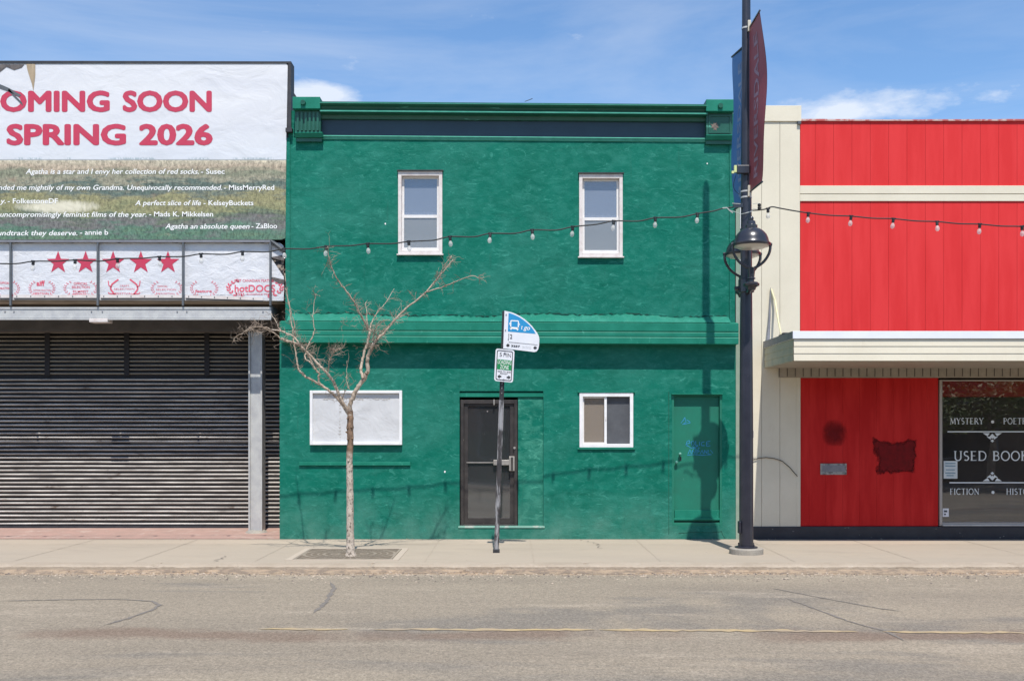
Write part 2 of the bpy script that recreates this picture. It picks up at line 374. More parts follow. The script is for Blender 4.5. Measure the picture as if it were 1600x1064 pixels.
M['post'] = mat('peeling_post', (.04, .042, .045), .5, .2, col2=(.07, .06, .06), scale=12, col3=(.33, .33, .34), s3=5, lo3=.46, hi3=.56, st3=(2.5, 1, .55), bump=.001, bscale=40)
M['post_dark'] = mat('dark_post', (.05, .052, .055), .5, .3, col2=(.035, .036, .04), scale=12)
M['banner_red'] = mat('maroon_banner', (.25, .05, .06), .6, col2=(.30, .065, .075), scale=2)
M['banner_blue'] = mat('blue_banner', (.06, .17, .38), .6, col2=(.08, .2, .42), scale=2)
M['banner_text'] = mat('faded_banner_print', (.34, .20, .24), .6, col2=(.24, .14, .18), scale=14)
M['conc_base'] = mat('concrete_base', (.34, .31, .26), .85, col2=(.26, .24, .21), scale=8, bump=.004, bscale=30, fine=.1)
M['blue_ink'] = mat('blue_graffiti', (.03, .26, .52), .6, col2=(.02, .21, .32), scale=30)
M['door_steel'] = mat('painted_knob', (.10, .30, .24), .3)
M['banner_text_blue'] = mat('faded_blue_banner_print', (.24, .30, .42), .6, col2=(.18, .24, .38), scale=14)
M['lens'] = mat('frosted_lens', (.62, .60, .55), .3)
M['mail'] = mat('grey_mail_slot', (.32, .31, .29), .6, .1, col2=(.14, .13, .13), scale=16, lo=.45, hi=.6)
M['letter'] = mat('window_lettering', (.66, .70, .70), .6)
M['lit_green'] = mat('lit_green_edge', (.05, .28, .20), .5, spec=.2, col2=(.08, .34, .26), scale=6)  # lighter green that paints sunlit highlights onto the cornice mouldings
M['curtain'] = mat('pale_curtain', (.42, .42, .45), .9, col2=(.50, .50, .52), scale=3, stretch=(14, 1, .4))
M['blind_tan'] = mat('tan_blind', (.34, .285, .23), .9, fine=.15, fscale=140)
M['screen_grey'] = mat('grey_insect_screen', (.085, .09, .10), .8, spec=.1, fine=.1, fscale=160, col2=(.11, .115, .125), scale=4)
M['glass_up'] = glass('sky_glass', (.24, .27, .33), 3.0, .5, .03)
M['glass_up2'] = glass('hazy_lower_glass', (.27, .285, .29), 1.8, .62, .05)
M['glass_low'] = glass('slider_glass', (.06, .06, .06), 1.1, .1, .05)
M['glass_door'] = glass('dirty_door_glass', (.055, .055, .058), 4.5, .5, .05)
M['glass_shop'] = glass('shop_glass', (.02, .02, .022), 3.2, .2, .01)
M['bulb'] = glass('clear_bulb_glass', (.85, .83, .78), 2.0, .35, .05)
# ================================================================ the setting
ROADZ = -.09
def G(px, py, z=0.0):
    d = (CAMH - z) * F / (py - HY); return Vector(((px - CX) * d / F, d - CAMD, z))
def struct(o): o['kind'] = 'structure'; return o

# asphalt
n = NT('dusty_asphalt')
c = n.mix(n.rng(n.noise(.5, (.35, 1.6, 1), 6), .35, .65), (.298, .252, .19), (.245, .208, .16))
c = n.mix(n.rng(n.noise(.28, (.5, 1.2, 1), 7, .6, .8), .51, .57, 0, .7), c, (.18, .162, .138))
c = n.mix(n.rng(n.noise(1.6, (.3, 1.4, 1), 6, .7), .56, .70, 0, .7), c, (.36, .305, .235))
wob = n.mth('MULTIPLY', n.mth('SUBTRACT', n.noise(1.1, (.6, 1, 1), 5, .65), .5), .9)
yc = n.mth('ADD', n.y, wob)
band = n.mth('MULTIPLY', n.rng(n.mth('ABSOLUTE', n.mth('ADD', yc, 7.62)), .32, .12), n.rng(n.noise(.45, (1, .1, 1), 4, .6, 0, (3.3, 0, 0)), .42, .56))
c = n.mix(n.mth('MULTIPLY', band, .75), c, (.19, .135, .10))
edge = n.rng(n.mth('ADD', n.y, n.mth('MULTIPLY', n.mth('SUBTRACT', n.noise(2.4, (1, 1, 1), 5), .5), .35)), -3.72, -3.45)
c = n.mix(n.mth('MULTIPLY', edge, .9), c, (.38, .27, .18))
ag = n.noise(62, (1, .7, 1), 4, .8); c = n.mix(1.0, c, n.grey(n.rng(ag, .30, .70, .55, 1.45)), 'MULTIPLY')
ag2 = n.noise(21, (1, .8, 1), 3, .75); c = n.mix(1.0, c, n.grey(n.rng(ag2, .25, .75, .78, 1.22)), 'MULTIPLY')
pits = n.mth('MULTIPLY', n.rng(n.voro(17, (1, 1, 1), 'F1'), .20, .12), n.rng(n.mth('ADD', n.y, n.mth('MULTIPLY', n.noise(1.2, det=4), .6)), -4.15, -3.6))
c = n.mix(n.mth('MULTIPLY', pits, .7), c, (.09, .08, .07))
n.col(c); n.rough(.88); n.bump(n.mth('ADD', n.mth('MULTIPLY', ag, 1.), n.mth('MULTIPLY', n.noise(140, det=2), .6)), .006); n.b.inputs['Specular IOR Level'].default_value = .3
M['asphalt'] = n.m
# concrete pavement
n = NT('pavement_concrete')
c = n.mix(n.rng(n.noise(.7, (.5, 1.3, 1), 6), .35, .65), (.43, .355, .27), (.375, .315, .245))
c = n.mix(n.rng(n.noise(3.2, (.5, 1.5, 1), 7, .7, .6), .58, .70, 0, .5), c, (.36, .31, .25))
c = n.mix(n.rng(n.noise(26, (.6, 1, 1), 4, .7), .68, .74, 0, .5), c, (.24, .19, .15))
c = n.mix(1.0, c, n.grey(n.rng(n.noise(70, det=3), .3, .7, .90, 1.10)), 'MULTIPLY')
c = n.mix(n.mth('MULTIPLY', n.rng(n.mth('ADD', n.y, n.mth('MULTIPLY', n.noise(3, det=6), .25)), -.03, .10), .6), c, (.19, .16, .13))
c = n.mix(n.rng(n.noise(.9, (.6, 1.2, 1), 7, .7, .5, (7, 1, 0)), .54, .66, 0, .55), c, (.30, .25, .195))
c = n.mix(n.rng(n.y, -.79, -.82, 0, .45), c, (.33, .285, .225))
c = n.mix(n.rng(n.voro(3.1, (1, 1, 1), 'F1'), .045, .03, 0, .55), c, (.14, .12, .10))
n.col(c); n.rough(.9); n.bump(n.noise(60, det=4), .002); M['concrete'] = n.m
n = NT('kerb_concrete')
c = n.mix(n.rng(n.noise(2.4, (.6, 1, 1), 6), .35, .65), (.40, .335, .26), (.33, .27, .205))
c = n.mix(n.rng(n.noise(9, (.7, 1, 1), 6, .75), .55, .66, 0, .6), c, (.46, .39, .31))
c = n.mix(n.rng(n.noise(34, (1, 1, 1), 4, .7), .62, .70, 0, .8), c, (.16, .12, .09))
n.col(c); n.rough(.92); n.bump(n.noise(14, det=6), .02); M['kerb'] = n.m
M['pink_conc'] = mat('reddish_pavement', (.40, .255, .21), .85, col2=(.34, .23, .19), scale=5, fine=.08, bump=.002, bscale=40, col3=(.46, .36, .30), s3=4, lo3=.55, hi3=.7)
M['joint'] = mat('joint_dirt', (.335, .28, .22), .95, col2=(.40, .34, .265), scale=3)
M['crack'] = mat('tar_crack', (.15, .135, .118), .9, col2=(.20, .175, .15), scale=12, fine=.3)
M['dirt'] = mat('far_dirt', (.30, .26, .20), .95, col2=(.22, .2, .15), scale=.3)
n = NT('worn_yellow_paint')
c = n.mix(n.rng(n.noise(6, (.3, 1, 1), 5, .7), .36, .56), (.47, .35, .17), (.32, .255, .18))
n.col(c); n.rough(.85); n.bump(n.noise(60, det=3), .003); M['yellow'] = n.m

b = MB(); b.box(-120, 120, -90, 150, -.6, -.12); struct(b.build('ground', M['dirt']))
b = MB(); b.quad((-60, -15.2, ROADZ), (60, -15.2, ROADZ), (60, -3.2, ROADZ), (-60, -3.2, ROADZ))
b.quad((-60, -15.2, ROADZ-.1), (-60, -3.2, ROADZ-.1), (60, -3.2, ROADZ-.1), (60, -15.2, ROADZ-.1)); road = struct(b.build('road', M['asphalt']))
b = MB()
b.box(-60, 60, -3.05, 0.02, -.3, 0.0)
pave = struct(b.build('pavement', M['concrete'], bevel=.004))
b = MB(); b.box(-60, 60, -26, -15.35, -.3, .0); struct(b.build('far_pavement', M['concrete']))
b = MB(); rk = random.Random(77)
xs_ = [-60+i*1.0 for i in range(50)] + [-10+i*.05 for i in range(400)] + [10+i*1.0 for i in range(51)]
ch = 0.0; rows = []
for i, x in enumerate(xs_):
    ch = max(0, min(1, ch*.80+rk.gauss(0, .16))); j_ = .02 if abs(((x+59.9) % 2.9)) < .03 else 0
    e_ = .010+.030*ch+rk.uniform(0, .008)
    rows.append([(x, -3.05, -.3), (x, -3.05, .003-j_), (x, -3.20, .004+rk.uniform(-.003, .003)-j_), (x, -3.335+e_+j_, .002-e_*.25+rk.uniform(-.004, .002)-j_), (x, -3.345+rk.uniform(-.004, .006)+j_, -.012-e_*.6), (x, -3.35+j_, -.3)])
n_ = 6
for i in range(len(rows)-1):
    b.add(rows[i]+rows[i+1], [(k, k+n_, (k+1) % n_+n_, (k+1) % n_) for k in range(n_)])
b.add(rows[0], [tuple(range(n_))]); b.add(rows[-1], [tuple(range(n_-1, -1, -1))])
k_o = b.build('kerb', M['kerb']); struct(k_o)
b = MB(); b.box(-60, 60, -15.34, -15.05, -.3, .01); struct(b.build('far_kerb', M['kerb'], bevel=.02))
b = MB(); b.box(PX(437)-30, PX(440), .023, 1.55, -.2, .05); b.v = [(x, y, z if z < 0 else .012+.045*y) for x, y, z in b.v]
struct(b.build('red_pavement', M['pink_conc']))

def strip(pts, wd, z, jit=.3, seed=1):
    rnd = random.Random(seed); mb = MB(); pp = []
    for i in range(len(pts)-1):
        a, c_ = Vector(pts[i]), Vector(pts[i+1]); k = max(1, int((c_-a).length/.07))
        pp += [a.lerp(c_, j/k) for j in range(k)]
    pp.append(Vector(pts[-1])); m = len(pp); L_ = []; 
    for i, p in enumerate(pp):
        t = (pp[min(i+1, m-1)]-pp[max(0, i-1)]); t.z = 0; t.normalize(); q = Vector((-t.y, t.x, 0))
        p = p + q*rnd.uniform(-1, 1)*jit*.05
        ww = wd*rnd.uniform(.45, 1.3)*min(1, (i+.3)/3, (m-1-i+.3)/3)
        L_.append((p+q*ww/2, p-q*ww/2))
    for i in range(m-1):
        a, b_ = L_[i]; c_, d = L_[i+1]
        mb.add([(a.x, a.y, z), (b_.x, b_.y, z), (d.x, d.y, z), (c_.x, c_.y, z)], [(0, 1, 2, 3)])
    return mb
CR = [([(515,909),(522,918),(516,928),(510,940),(500,950),(488,958)], .05),
      ([(0,939),(90,937),(180,936),(235,939),(249,945),(240,952),(200,966),(160,977)], .045),
      ([(1200,918),(1290,935),(1370,950),(1410,955)], .03),
      ([(1230,935),(1270,950),(1330,972),(1380,985),(1417,1003)], .035)]
for i, (pl, wd) in enumerate(CR):
    strip([G(px, py, ROADZ) for px, py in pl], wd, ROADZ+.004, .25, i).build('crack', M['crack'], road)
# worn centre line in broken pieces
for x0, x1, dy in ((404, 545, 0), (585, 930, 1), (935, 1340, 2), (1380, 1700, 5)):
    y = 982+dy
    strip([G(x0, y, ROADZ), G((x0+x1)/2, y+1, ROADZ), G(x1, y+3 if x1 > 1300 else y+1, ROADZ)], .10, ROADZ+.005, .5, x0).build('centre_line', M['yellow'], road)
# pavement joints
jt = MB()
def joint(a, c_, wd=.012):
    s_ = strip([a, c_], wd, .0035, .15, int(a.x*10)); jt.add(s_.v, s_.f)
joint(Vector((-14, -.80, 0)), Vector((14, -.80, 0)), .014)
for x in (-8.6, -6.9, -5.2, -3.55, -1.2, .3, 2.05, 3.9, 5.6, 7.4, 9.2): joint(Vector((x, -.02, 0)), Vector((x, -3.04, 0)), .012)
jt.build('joint', M['joint'], pave)
strip([G(908, 843), G(935, 850), G(938, 858)], .015, .004, 1, 9).build('crack', M['crack'], pave)
strip([G(330, 878), G(350, 871), G(352, 868)], .02, .004, 1, 9).build('crack', M['crack'], pave)

# gravel and grit in the gutter
rnd = random.Random(3); b = MB()
for i in range(2600):
    x = rnd.uniform(-9.5, 9.5); y = -3.37 - abs(rnd.gauss(0, .36)); r = rnd.uniform(.006, .020)*(1.6 if rnd.random() < .05 else 1)
    a = rnd.uniform(0, 3); vs_ = []
    for k in range(5):
        an = a + k*2*math.pi/5; vs_.append((x+r*math.cos(an), y+r*.8*math.sin(an), ROADZ+.001))
    vs_.append((x, y, ROADZ+r*.7)); b.add(vs_, [(k, (k+1) % 5, 5) for k in range(5)])
g = b.build('gravel', mat('gutter_gravel', (.44, .36, .28), .9, col2=(.12, .10, .085), scale=14, lo=.45, hi=.55)); g['kind'] = 'stuff'
# weathered crumbs and sand lying against the kerb
b = MB(); m_ = 160
for i in range(m_):
    x0 = -9.8+i*19.6/m_; x1 = x0+19.6/m_
    wv = lambda x: .14+.07*math.sin(x*1.7)+.05*math.sin(x*5.1+1)+.03*math.sin(x*13)
    b.quad((x0, -3.345-wv(x0), ROADZ+.003), (x1, -3.345-wv(x1), ROADZ+.003), (x1, -3.335, ROADZ+.035), (x0, -3.335, ROADZ+.035))
s_o = b.build('sand', mat('gutter_sand', (.34, .255, .175), .95, col2=(.20, .155, .115), scale=7, lo=.42, hi=.6, fine=.2, fscale=60, bump=.004, bscale=40)); s_o['kind'] = 'stuff'

# ================================================================ text
_cap = None
def text_mesh(s, bold=0.0, shear=0.0, sp=1.0):
    cu = bpy.data.curves.new('t', 'FONT'); cu.body = s; cu.offset = bold; cu.shear = shear; cu.space_character = sp; cu.resolution_u = 3
    o = bpy.data.objects.new('t', cu); scene.collection.objects.link(o); bpy.context.view_layer.update()
    me = bpy.data.meshes.new_from_object(o.evaluated_get(bpy.context.evaluated_depsgraph_get()))
    v = [(p.co.x, p.co.y) for p in me.vertices]; f = [tuple(p.vertices) for p in me.polygons]
    bpy.data.objects.remove(o); bpy.data.curves.remove(cu); bpy.data.meshes.remove(me)
    return v, f
_cap = max(y for x, y in text_mesh('H')[0])
def put_text(mb, s, O, e1, e2, bold=0.0, fat=0.0, shear=0.0, align='fit', sp=1.0):
    """text on a plane: baseline start O, e1 = whole run (fit) , e2 = cap height vector"""
    v, f = text_mesh(s, bold, shear, sp)
    if not v: return mb
    x0 = min(p[0] for p in v); x1 = max(p[0] for p in v); O, e1, e2 = Vector(O), Vector(e1), Vector(e2)
    offs = [(0, 0)] if not fat else [(fat*math.cos(k*math.pi/4), fat*math.sin(k*math.pi/4)) for k in range(8)]
    nn = e1.cross(e2).normalized(); x0 -= fat; x1 += fat
    for k, (ox, oy) in enumerate(offs):
        mb.add([tuple(O + nn*(.0002*k) + e1*((x+ox-x0)/(x1-x0)) + e2*((y+oy)/_cap)) for x, y in v], f)
    return mb
def ftext(mb, s, px0, px1, pyb, caph, y, **k):
    a = P(px0, pyb, y); c_ = P(px1, pyb, y); t = P(px0, pyb-caph, y)
    return put_text(mb, s, a, c_-a, t-a, **k)
# roman capitals with serifs, drawn as strokes on a unit height
def arc(cx, cy, rx, ry, a0, a1, m=10): return [(cx+rx*math.cos(R(a0+(a1-a0)*i/m)), cy+ry*math.sin(R(a0+(a1-a0)*i/m))) for i in range(m+1)]
TK, TN, SR = .125, .055, .04
GL = {
 'M': (1.0, [([(.12,0),(.16,1)],TN),([(.16,1),(.50,.05)],TK),([(.50,.05),(.84,1)],TN),([(.84,1),(.88,0)],TK)], [(.02,.24,0),(.76,1.0,0),(.04,.2,1),(.80,.96,1)]),
 'Y': (.8, [([(.08,1),(.40,.48)],TK),([(.72,1),(.40,.48)],TN),([(.40,.5),(.40,0)],TK)], [(-.02,.24,1),(.60,.82,1),(.26,.54,0)]),
 'S': (.6, [(arc(.30,.74,.19,.23,40,270)+arc(.30,.27,.21,.24,90,-140),.10)], []),
 'T': (.78, [([(.39,1),(.39,0)],TK),([(.04,.97),(.74,.97)],TN)], [(.25,.53,0)]),
 'E': (.68, [([(.16,0),(.16,1)],TK),([(.16,.97),(.58,.97)],TN),([(.16,.52),(.5,.52)],TN),([(.16,.03),(.62,.03)],TN)], [(.04,.2,1),(.04,.2,0)]),
 'R': (.78, [([(.16,0),(.16,1)],TK),([(.16,.97)]+arc(.34,.745,.23,.225,90,-90)+[(.16,.52)],.075),([(.36,.52),(.72,0)],TK)], [(.04,.28,0),(.64,.82,0),(.04,.2,1)]),
 'P': (.68, [([(.16,0),(.16,1)],TK),([(.16,.97)]+arc(.34,.73,.24,.24,90,-90)+[(.16,.49)],.075)], [(.04,.30,0),(.04,.2,1)]),
 'O': (.9, [(arc(.45,.5,.38,.48,0,360,22),.10)], []),
 'U': (.86, [([(.16,1),(.16,.35)]+arc(.43,.32,.27,.30,180,360)+[(.70,1)],.10)], [(.04,.28,1),(.58,.82,1)]),
 'D': (.88, [([(.16,0),(.16,1)],TK),([(.16,.97),(.36,.97)]+arc(.40,.5,.38,.47,90,-90,14)+[(.16,.03)],.085)], [(.04,.2,1),(.04,.2,0)]),
 'B': (.74, [([(.16,0),(.16,1)],TK),([(.16,.97)]+arc(.36,.75,.21,.22,90,-90)+[(.16,.53)],.075),([(.16,.53)]+arc(.38,.28,.25,.25,90,-90)+[(.16,.03)],.08)], [(.04,.2,1),(.04,.2,0)]),
 'K': (.82, [([(.16,0),(.16,1)],TK),([(.66,1),(.18,.48)],TN),([(.30,.58),(.74,0)],TK)], [(.04,.28,0),(.04,.28,1),(.54,.78,1),(.64,.84,0)]),
 'F': (.62, [([(.16,0),(.16,1)],TK),([(.16,.97),(.56,.97)],TN),([(.16,.52),(.46,.52)],TN)], [(.04,.30,0),(.04,.2,1)]),
 'I': (.36, [([(.18,0),(.18,1)],TK)], [(.04,.32,0),(.04,.32,1)]),
 'C': (.82, [(arc(.46,.5,.38,.48,45,315,18),.10)], []),
 'N': (.92, [([(.16,0),(.16,1)],TN),([(.14,1),(.76,.03)],TK),([(.76,0),(.76,1)],TN)], [(.04,.28,0),(.0,.18,1),(.64,.88,1)]),
 'H': (.94, [([(.18,0),(.18,1)],TK),([(.76,0),(.76,1)],TK),([(.18,.52),(.76,.52)],TN)], [(.05,.31,0),(.63,.89,0),(.05,.31,1),(.63,.89,1)]),
 ' ': (.4, [], []) }
def roman(mb, s, px0, pyb, caph, y, sx=1.0):
    a = P(px0, pyb, y); sc = (P(px0, pyb-caph, y)-a).z; x = a.x; yy = y
    for ch in s:
        wd_, st, ser = GL[ch]
        def emit(pts, wd):
            nonlocal yy
            yy -= .00002
            m_ = len(pts); Ls = []
            for i in range(m_):
                tx = pts[min(i+1, m_-1)][0]-pts[max(i-1, 0)][0]; ty = pts[min(i+1, m_-1)][1]-pts[max(i-1, 0)][1]
                l = math.hypot(tx, ty) or 1; nx, ny = -ty/l*wd/2, tx/l*wd/2
                Ls.append(((pts[i][0]+nx, pts[i][1]+ny), (pts[i][0]-nx, pts[i][1]-ny)))
            for i in range(m_-1):
                q = [Ls[i][1], Ls[i+1][1], Ls[i+1][0], Ls[i][0]]
                mb.add([(x+sx*sc*u, yy, a.z+sc*v_) for u, v_ in q], [(0, 1, 2, 3)])
        for pts, wd in st: emit(pts, wd*1.15)
        for u0, u1, v_ in ser: emit([(u0, v_ + (SR/2 if v_ == 0 else -SR/2)), (u1, v_ + (SR/2 if v_ == 0 else -SR/2))], SR*1.3)
        x += sx*sc*(wd_+.06)
    return x

# ================================================================ green building
gb = thing('green_building', 'two storey green stucco building with a heavy cornice and two upper windows', 'building', (0, 0, 0))
UY = .03                                     # upper storey sits a little back
SL = -.0075
UW = [(622, 691, 268, 397), (905, 973, 272, 401)]
holes = [(PX(a, UY)+.015, PX(b_, UY)-.015, PZ(d, UY)+.015, PZ(c_, UY)-.015) for a, b_, c_, d in UW]
zU0 = 3.5; zU1 = 7.10
wall(PX(446, UY), PX(1148.5, UY), zU0, zU1, UY, UY+.3, holes, SL).build('upper_wall', M['stucco_up'], gb)
# right hand pilaster strip of the upper wall (thin vertical line at 1140)
MB().pbox(1140, 1148.5, 216, 504, UY-.022, UY+.01).build('corner_strip', M['stucco_up'], gb)
MB().pbox(446, 453, 216, 504, UY-.02, UY+.01).build('corner_strip', M['stucco_up'], gb)
# lower storey
DA = (PX(718), PX(849), PZ(822), PZ(611))     # door alcove
SD = (PX(1050), PX(1128), PZ(821), PZ(616))   # side door
LW = (PX(906), PX(989), PZ(699), PZ(613))
SG = (PX(486), PX(626), PZ(693.5), PZ(612))
wall(PX(437), PX(1153), -.25, 3.5, 0, .35, [DA, SD, LW]).build('lower_wall', M['stucco'], gb)
# body behind
b = MB(); b.box(PX(446, .35)+.02, PX(1148, .35)-.02, .66, 14, -.2, 6.9); b.build('rear_body', M['brown_dark'], gb)
b = MB(); b.box(PX(446, .35)+.02, PX(446)+.1, .36, .66, -.2, 6.9); b.box(PX(1148)-.1, PX(1148)-.03, .36, .66, -.2, 6.9)
b.box(PX(446)+.1, PX(1148)-.1, .36, .66, 6.5, 6.9); b.box(PX(446)+.1, PX(1148)-.1, .36, .66, 3.2, 3.5); b.build('side_return', M['brown_dark'], gb)

# mid ledge
prof = [(.04, 3.235), (-.225, 3.235), (-.225, 3.33), (-.215, 3.345), (-.222, 3.36), (-.222, 3.415), (-.212, 3.43), (-.225, 3.445), (-.225, 3.575), (-.10, 3.60), (.04, 3.60)]
MB().extx(prof, PX(437, -.22), PX(1154, -.22), -.004).build('ledge', M['green_trim'], gb, bevel=.004)
# cracked flashing of render above the ledge
rnd = random.Random(5); b = MB(); x0 = PX(450, -.1); x1 = PX(1140, -.1); m_ = 150; prev = None
for i in range(m_+1):
    x = x0+(x1-x0)*i/m_; zt = 3.60-.004*x+.10+rnd.uniform(-.016, .016)+.02*math.sin(x*1.3)+.012*math.sin(x*4)
    cur = ((x, -.195, 3.592-.004*x), (x, -.02, zt+.01), (x, .035, zt-.012))
    if prev: b.add([prev[0], cur[0], cur[1], prev[1], cur[2], prev[2]], [(0, 1, 2, 3), (3, 2, 4, 5)])
    prev = cur
b.build('render_flashing', stucco('pale_green_render', (.012, .165, .11), (.022, .195, .14), (.06, .27, .20), False, .012), gb, autos=40)
b = MB()
for (a, c_, h) in ((996, 1016, 4),): b.add([P(a, 499, .02), P(a+5, 494, .02), P(c_, 498, .02), P(c_-4, 502, .02)], [(0, 3, 2, 1)])
b.build('bare_spot', M['tear_tan'], gb)

# jagged dark crack where the render meets the wall
rnd = random.Random(15); b = MB(); pr = None; n_ = 170
for i in range(n_+1):
    x = PX(452)+(PX(1136)-PX(452))*i/n_; z = 3.728-.004*x+.02*math.sin(x*1.3)+.012*math.sin(x*4)+rnd.uniform(-.014, .014); t = rnd.uniform(.002, .013) if rnd.random() < .8 else .001
    cur = ((x, .025, z-t), (x, .025, z+t))
    if pr: b.add([pr[0], cur[0], cur[1], pr[1]], [(0, 1, 2, 3)])
    pr = cur
b.build('crack', mat('dark_crack', (.004, .05, .035), .9), gb)
# cornice
cr = [(.05, 7.17), (-.18, 7.19), (-.20, 7.175), (-.195, 7.15), (-.14, 7.12), (-.115, 7.07), (-.135, 7.055), (-.165, 7.05), (-.165, 7.022), (-.04, 7.01), (-.03, 6.95), (.05, 6.95)]
MB().extx(cr, PX(499, -.2), PX(1106, -.2), SL).build('cornice', M['green_metal'], gb)
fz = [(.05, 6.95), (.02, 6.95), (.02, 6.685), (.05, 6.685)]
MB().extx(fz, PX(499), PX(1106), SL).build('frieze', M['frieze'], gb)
bd = [(.05, 6.69), (-.0, 6.685), (-.012, 6.67), (-.0, 6.655), (.012, 6.625), (.05, 6.62)]
MB().extx(bd, PX(499), PX(1106), SL).build('bead_moulding', M['lit_green'], gb)  # sunlit top of the bead is put into its colour
# slender strips on the crown, sunlit highlight lines put into their pale colour
b = MB(); b.extx([(-.197, 7.168), (-.204, 7.165), (-.204, 7.158), (-.197, 7.155)], PX(499, -.2), PX(1106, -.2), SL)
b.build('crown_bead', M['lit_green'], gb)
b = MB(); b.extx([(-.166, 7.052), (-.174, 7.050), (-.174, 7.030), (-.166, 7.026)], PX(499, -.2), PX(1106, -.2), SL); b.build('crown_highlight', M['lit_green'], gb)  # added strip, a bright highlight line painted along the crown
for j, (a, c_, o) in enumerate(((457, 500, 0), (1103.5, 1147.5, 4))):
    y = -.20; B = MB()
    x0, x1 = PX(a, y), PX(c_, y); z = lambda p: PZ(p+o, y)
    B.box(x0, x1, y, .07, z(170), z(151.5)); capm = M['green_trim']                             # cap block
    body = MB(); body.box(x0+.02, x1-.01, y+.10, .07, z(204), z(170)-.001)
    lip = MB(); lip.extx([(.07, z(211)), (y+.14, z(211)), (y+.09, z(205.5)), (y+.09, z(204)+.0), (.07, z(204))], x0+.02, x1+(.02 if j == 0 else -.005))
    br = B.build('cornice_bracket', M['green_trim'], gb, bevel=.006)
    if j == 0: br['label'] = 'left cornice block with grooved face'
    else: br['label'] = 'right cornice block with a peeled hole'
    body.build('block_body', M['green_metal'], br)
    lip.build('block_lip', M['green_trim'], br)
    f_ = MB(); f_.box(x0+.025, x1-.0, -.03, .07, z(217), z(211)-.001); f_.build('block_foot', M['green_metal'], br)
    if j == 0:
        r_ = MB()
        for q in range(6):
            xx = x0+.055+q*.066; r_.box(xx, xx+.032, y+.072, y+.099, z(202), z(173))
        r_.build('fluting', M['green_metal'], br)
        cx, cz = PX(474, y), z(161)
        MB().tube([(cx, y+.01, cz), (cx, y-.05, cz-.005)], [.045, .038], 14).build('rosette', M['green_metal'], br)
    else:
        cx, cz = PX(1125.5, y), z(162)
        fr = MB(); frame(fr, x0+.06, x1-.04, z(202), z(174), .02, y+.085, y+.1); fr.build('panel_edge', M['green_metal'], br)
        rr = random.Random(2); cx2, cz2 = PX(1119, y), z(191)-.0
        poly = [(cx2+(.08 if k % 2 else .045)*rr.uniform(.7, 1.1)*math.cos(k*math.pi/8), cz2+(.09 if k % 2 else .05)*rr.uniform(.7, 1.1)*math.sin(k*math.pi/8)) for k in range(16)]
        hole = MB().sheet(poly, y+.096); hole.build('bare_patch', mat('peeled_metal', (.20, .15, .12), .7, col2=(.10, .08, .07), scale=30), br)
        MB().tube([(cx, y+.01, cz), (cx, y-.05, cz-.005)], [.045, .038], 14).build('rosette', M['green_metal'], br)
MB().pbox(446, 456, 200, 206, UY-.1, UY).build('roof_clip', M['black_frame'], gb)
# a stray stick lying on the roof edge
b = MB(); b.tube([P(820, 159, -.1), P(827, 156.5, -.1), P(832, 154.5, -.12)], .006, 5); tag(b.build('stick', M['grey_bar']), 'thin bare stick poking up over the green cornice', 'stick')

def double_hung(px0, px1, py0, py1, lab):
    y = UY-.03; x0, x1 = PX(px0, y), PX(px1, y); z0, z1 = PZ(py1, y), PZ(py0, y); H = z1-z0
    w_ = MB(); frame(w_, x0, x1, z0, z1, .055, y, UY+.12, .07, .06); wo = w_.build('window', M['white_old'], gb, bevel=.003); wo['label'] = lab
    MB().box(x0-.015, x1+.02, y-.03, UY, z1+.001, z1+.018).build('drip_cap', M['black_frame'], wo)
    MB().box(x0-.02, x1+.02, y-.03, UY, z0-.02, z0-.001).build('sill', M['white_old'], wo)
    y2 = UY+.03; a, c_ = x0+.057, x1-.057; zm = z0+.06+(H-.13)*.455
    s1 = MB(); frame(s1, a, c_, zm, z1-.072, .036, y2+.03, y2+.06, .03, .03); s1.build('upper_sash', M['white_vinyl'], wo)
    s2 = MB(); frame(s2, a, c_, z0+.064, zm+.035, .036, y2-.005, y2+.026, .05, .05); s2.build('lower_sash', M['white_vinyl'], wo)
    MB().box(a+.03, c_-.03, y2+.042, y2+.048, zm+.025, z1-.10).build('upper_pane', M['glass_up'], wo)
    MB().box(a+.03, c_-.03, y2+.009, y2+.015, z0+.10, zm-.01).build('lower_pane', M['glass_up2'], wo)
    cu = MB(); xx = a; k = 0; n_ = 40
    for k in range(n_):
        u0 = a+(c_-a)*k/n_; u1 = a+(c_-a)*(k+1)/n_; f0 = .012*math.sin(k*.9); f1 = .012*math.sin((k+1)*.9)
        cu.quad((u0, .2+f0, z0), (u1, .2+f1, z0), (u1, .2+f1, zm+.1), (u0, .2+f0, zm+.1))
    cu.build('curtain', M['curtain'], wo, smooth=True)
    MB().box(x0-.1, x1+.1, UY+.3, UY+.31, z0-.1, z1+.1).build('dark_room', mat('dim_room', (.05, .055, .07), .9), wo)
double_hung(622, 691, 268, 397, 'left upper sash window with peeling off-white frame')
double_hung(905, 973, 272, 401, 'right upper sash window with off-white frame')

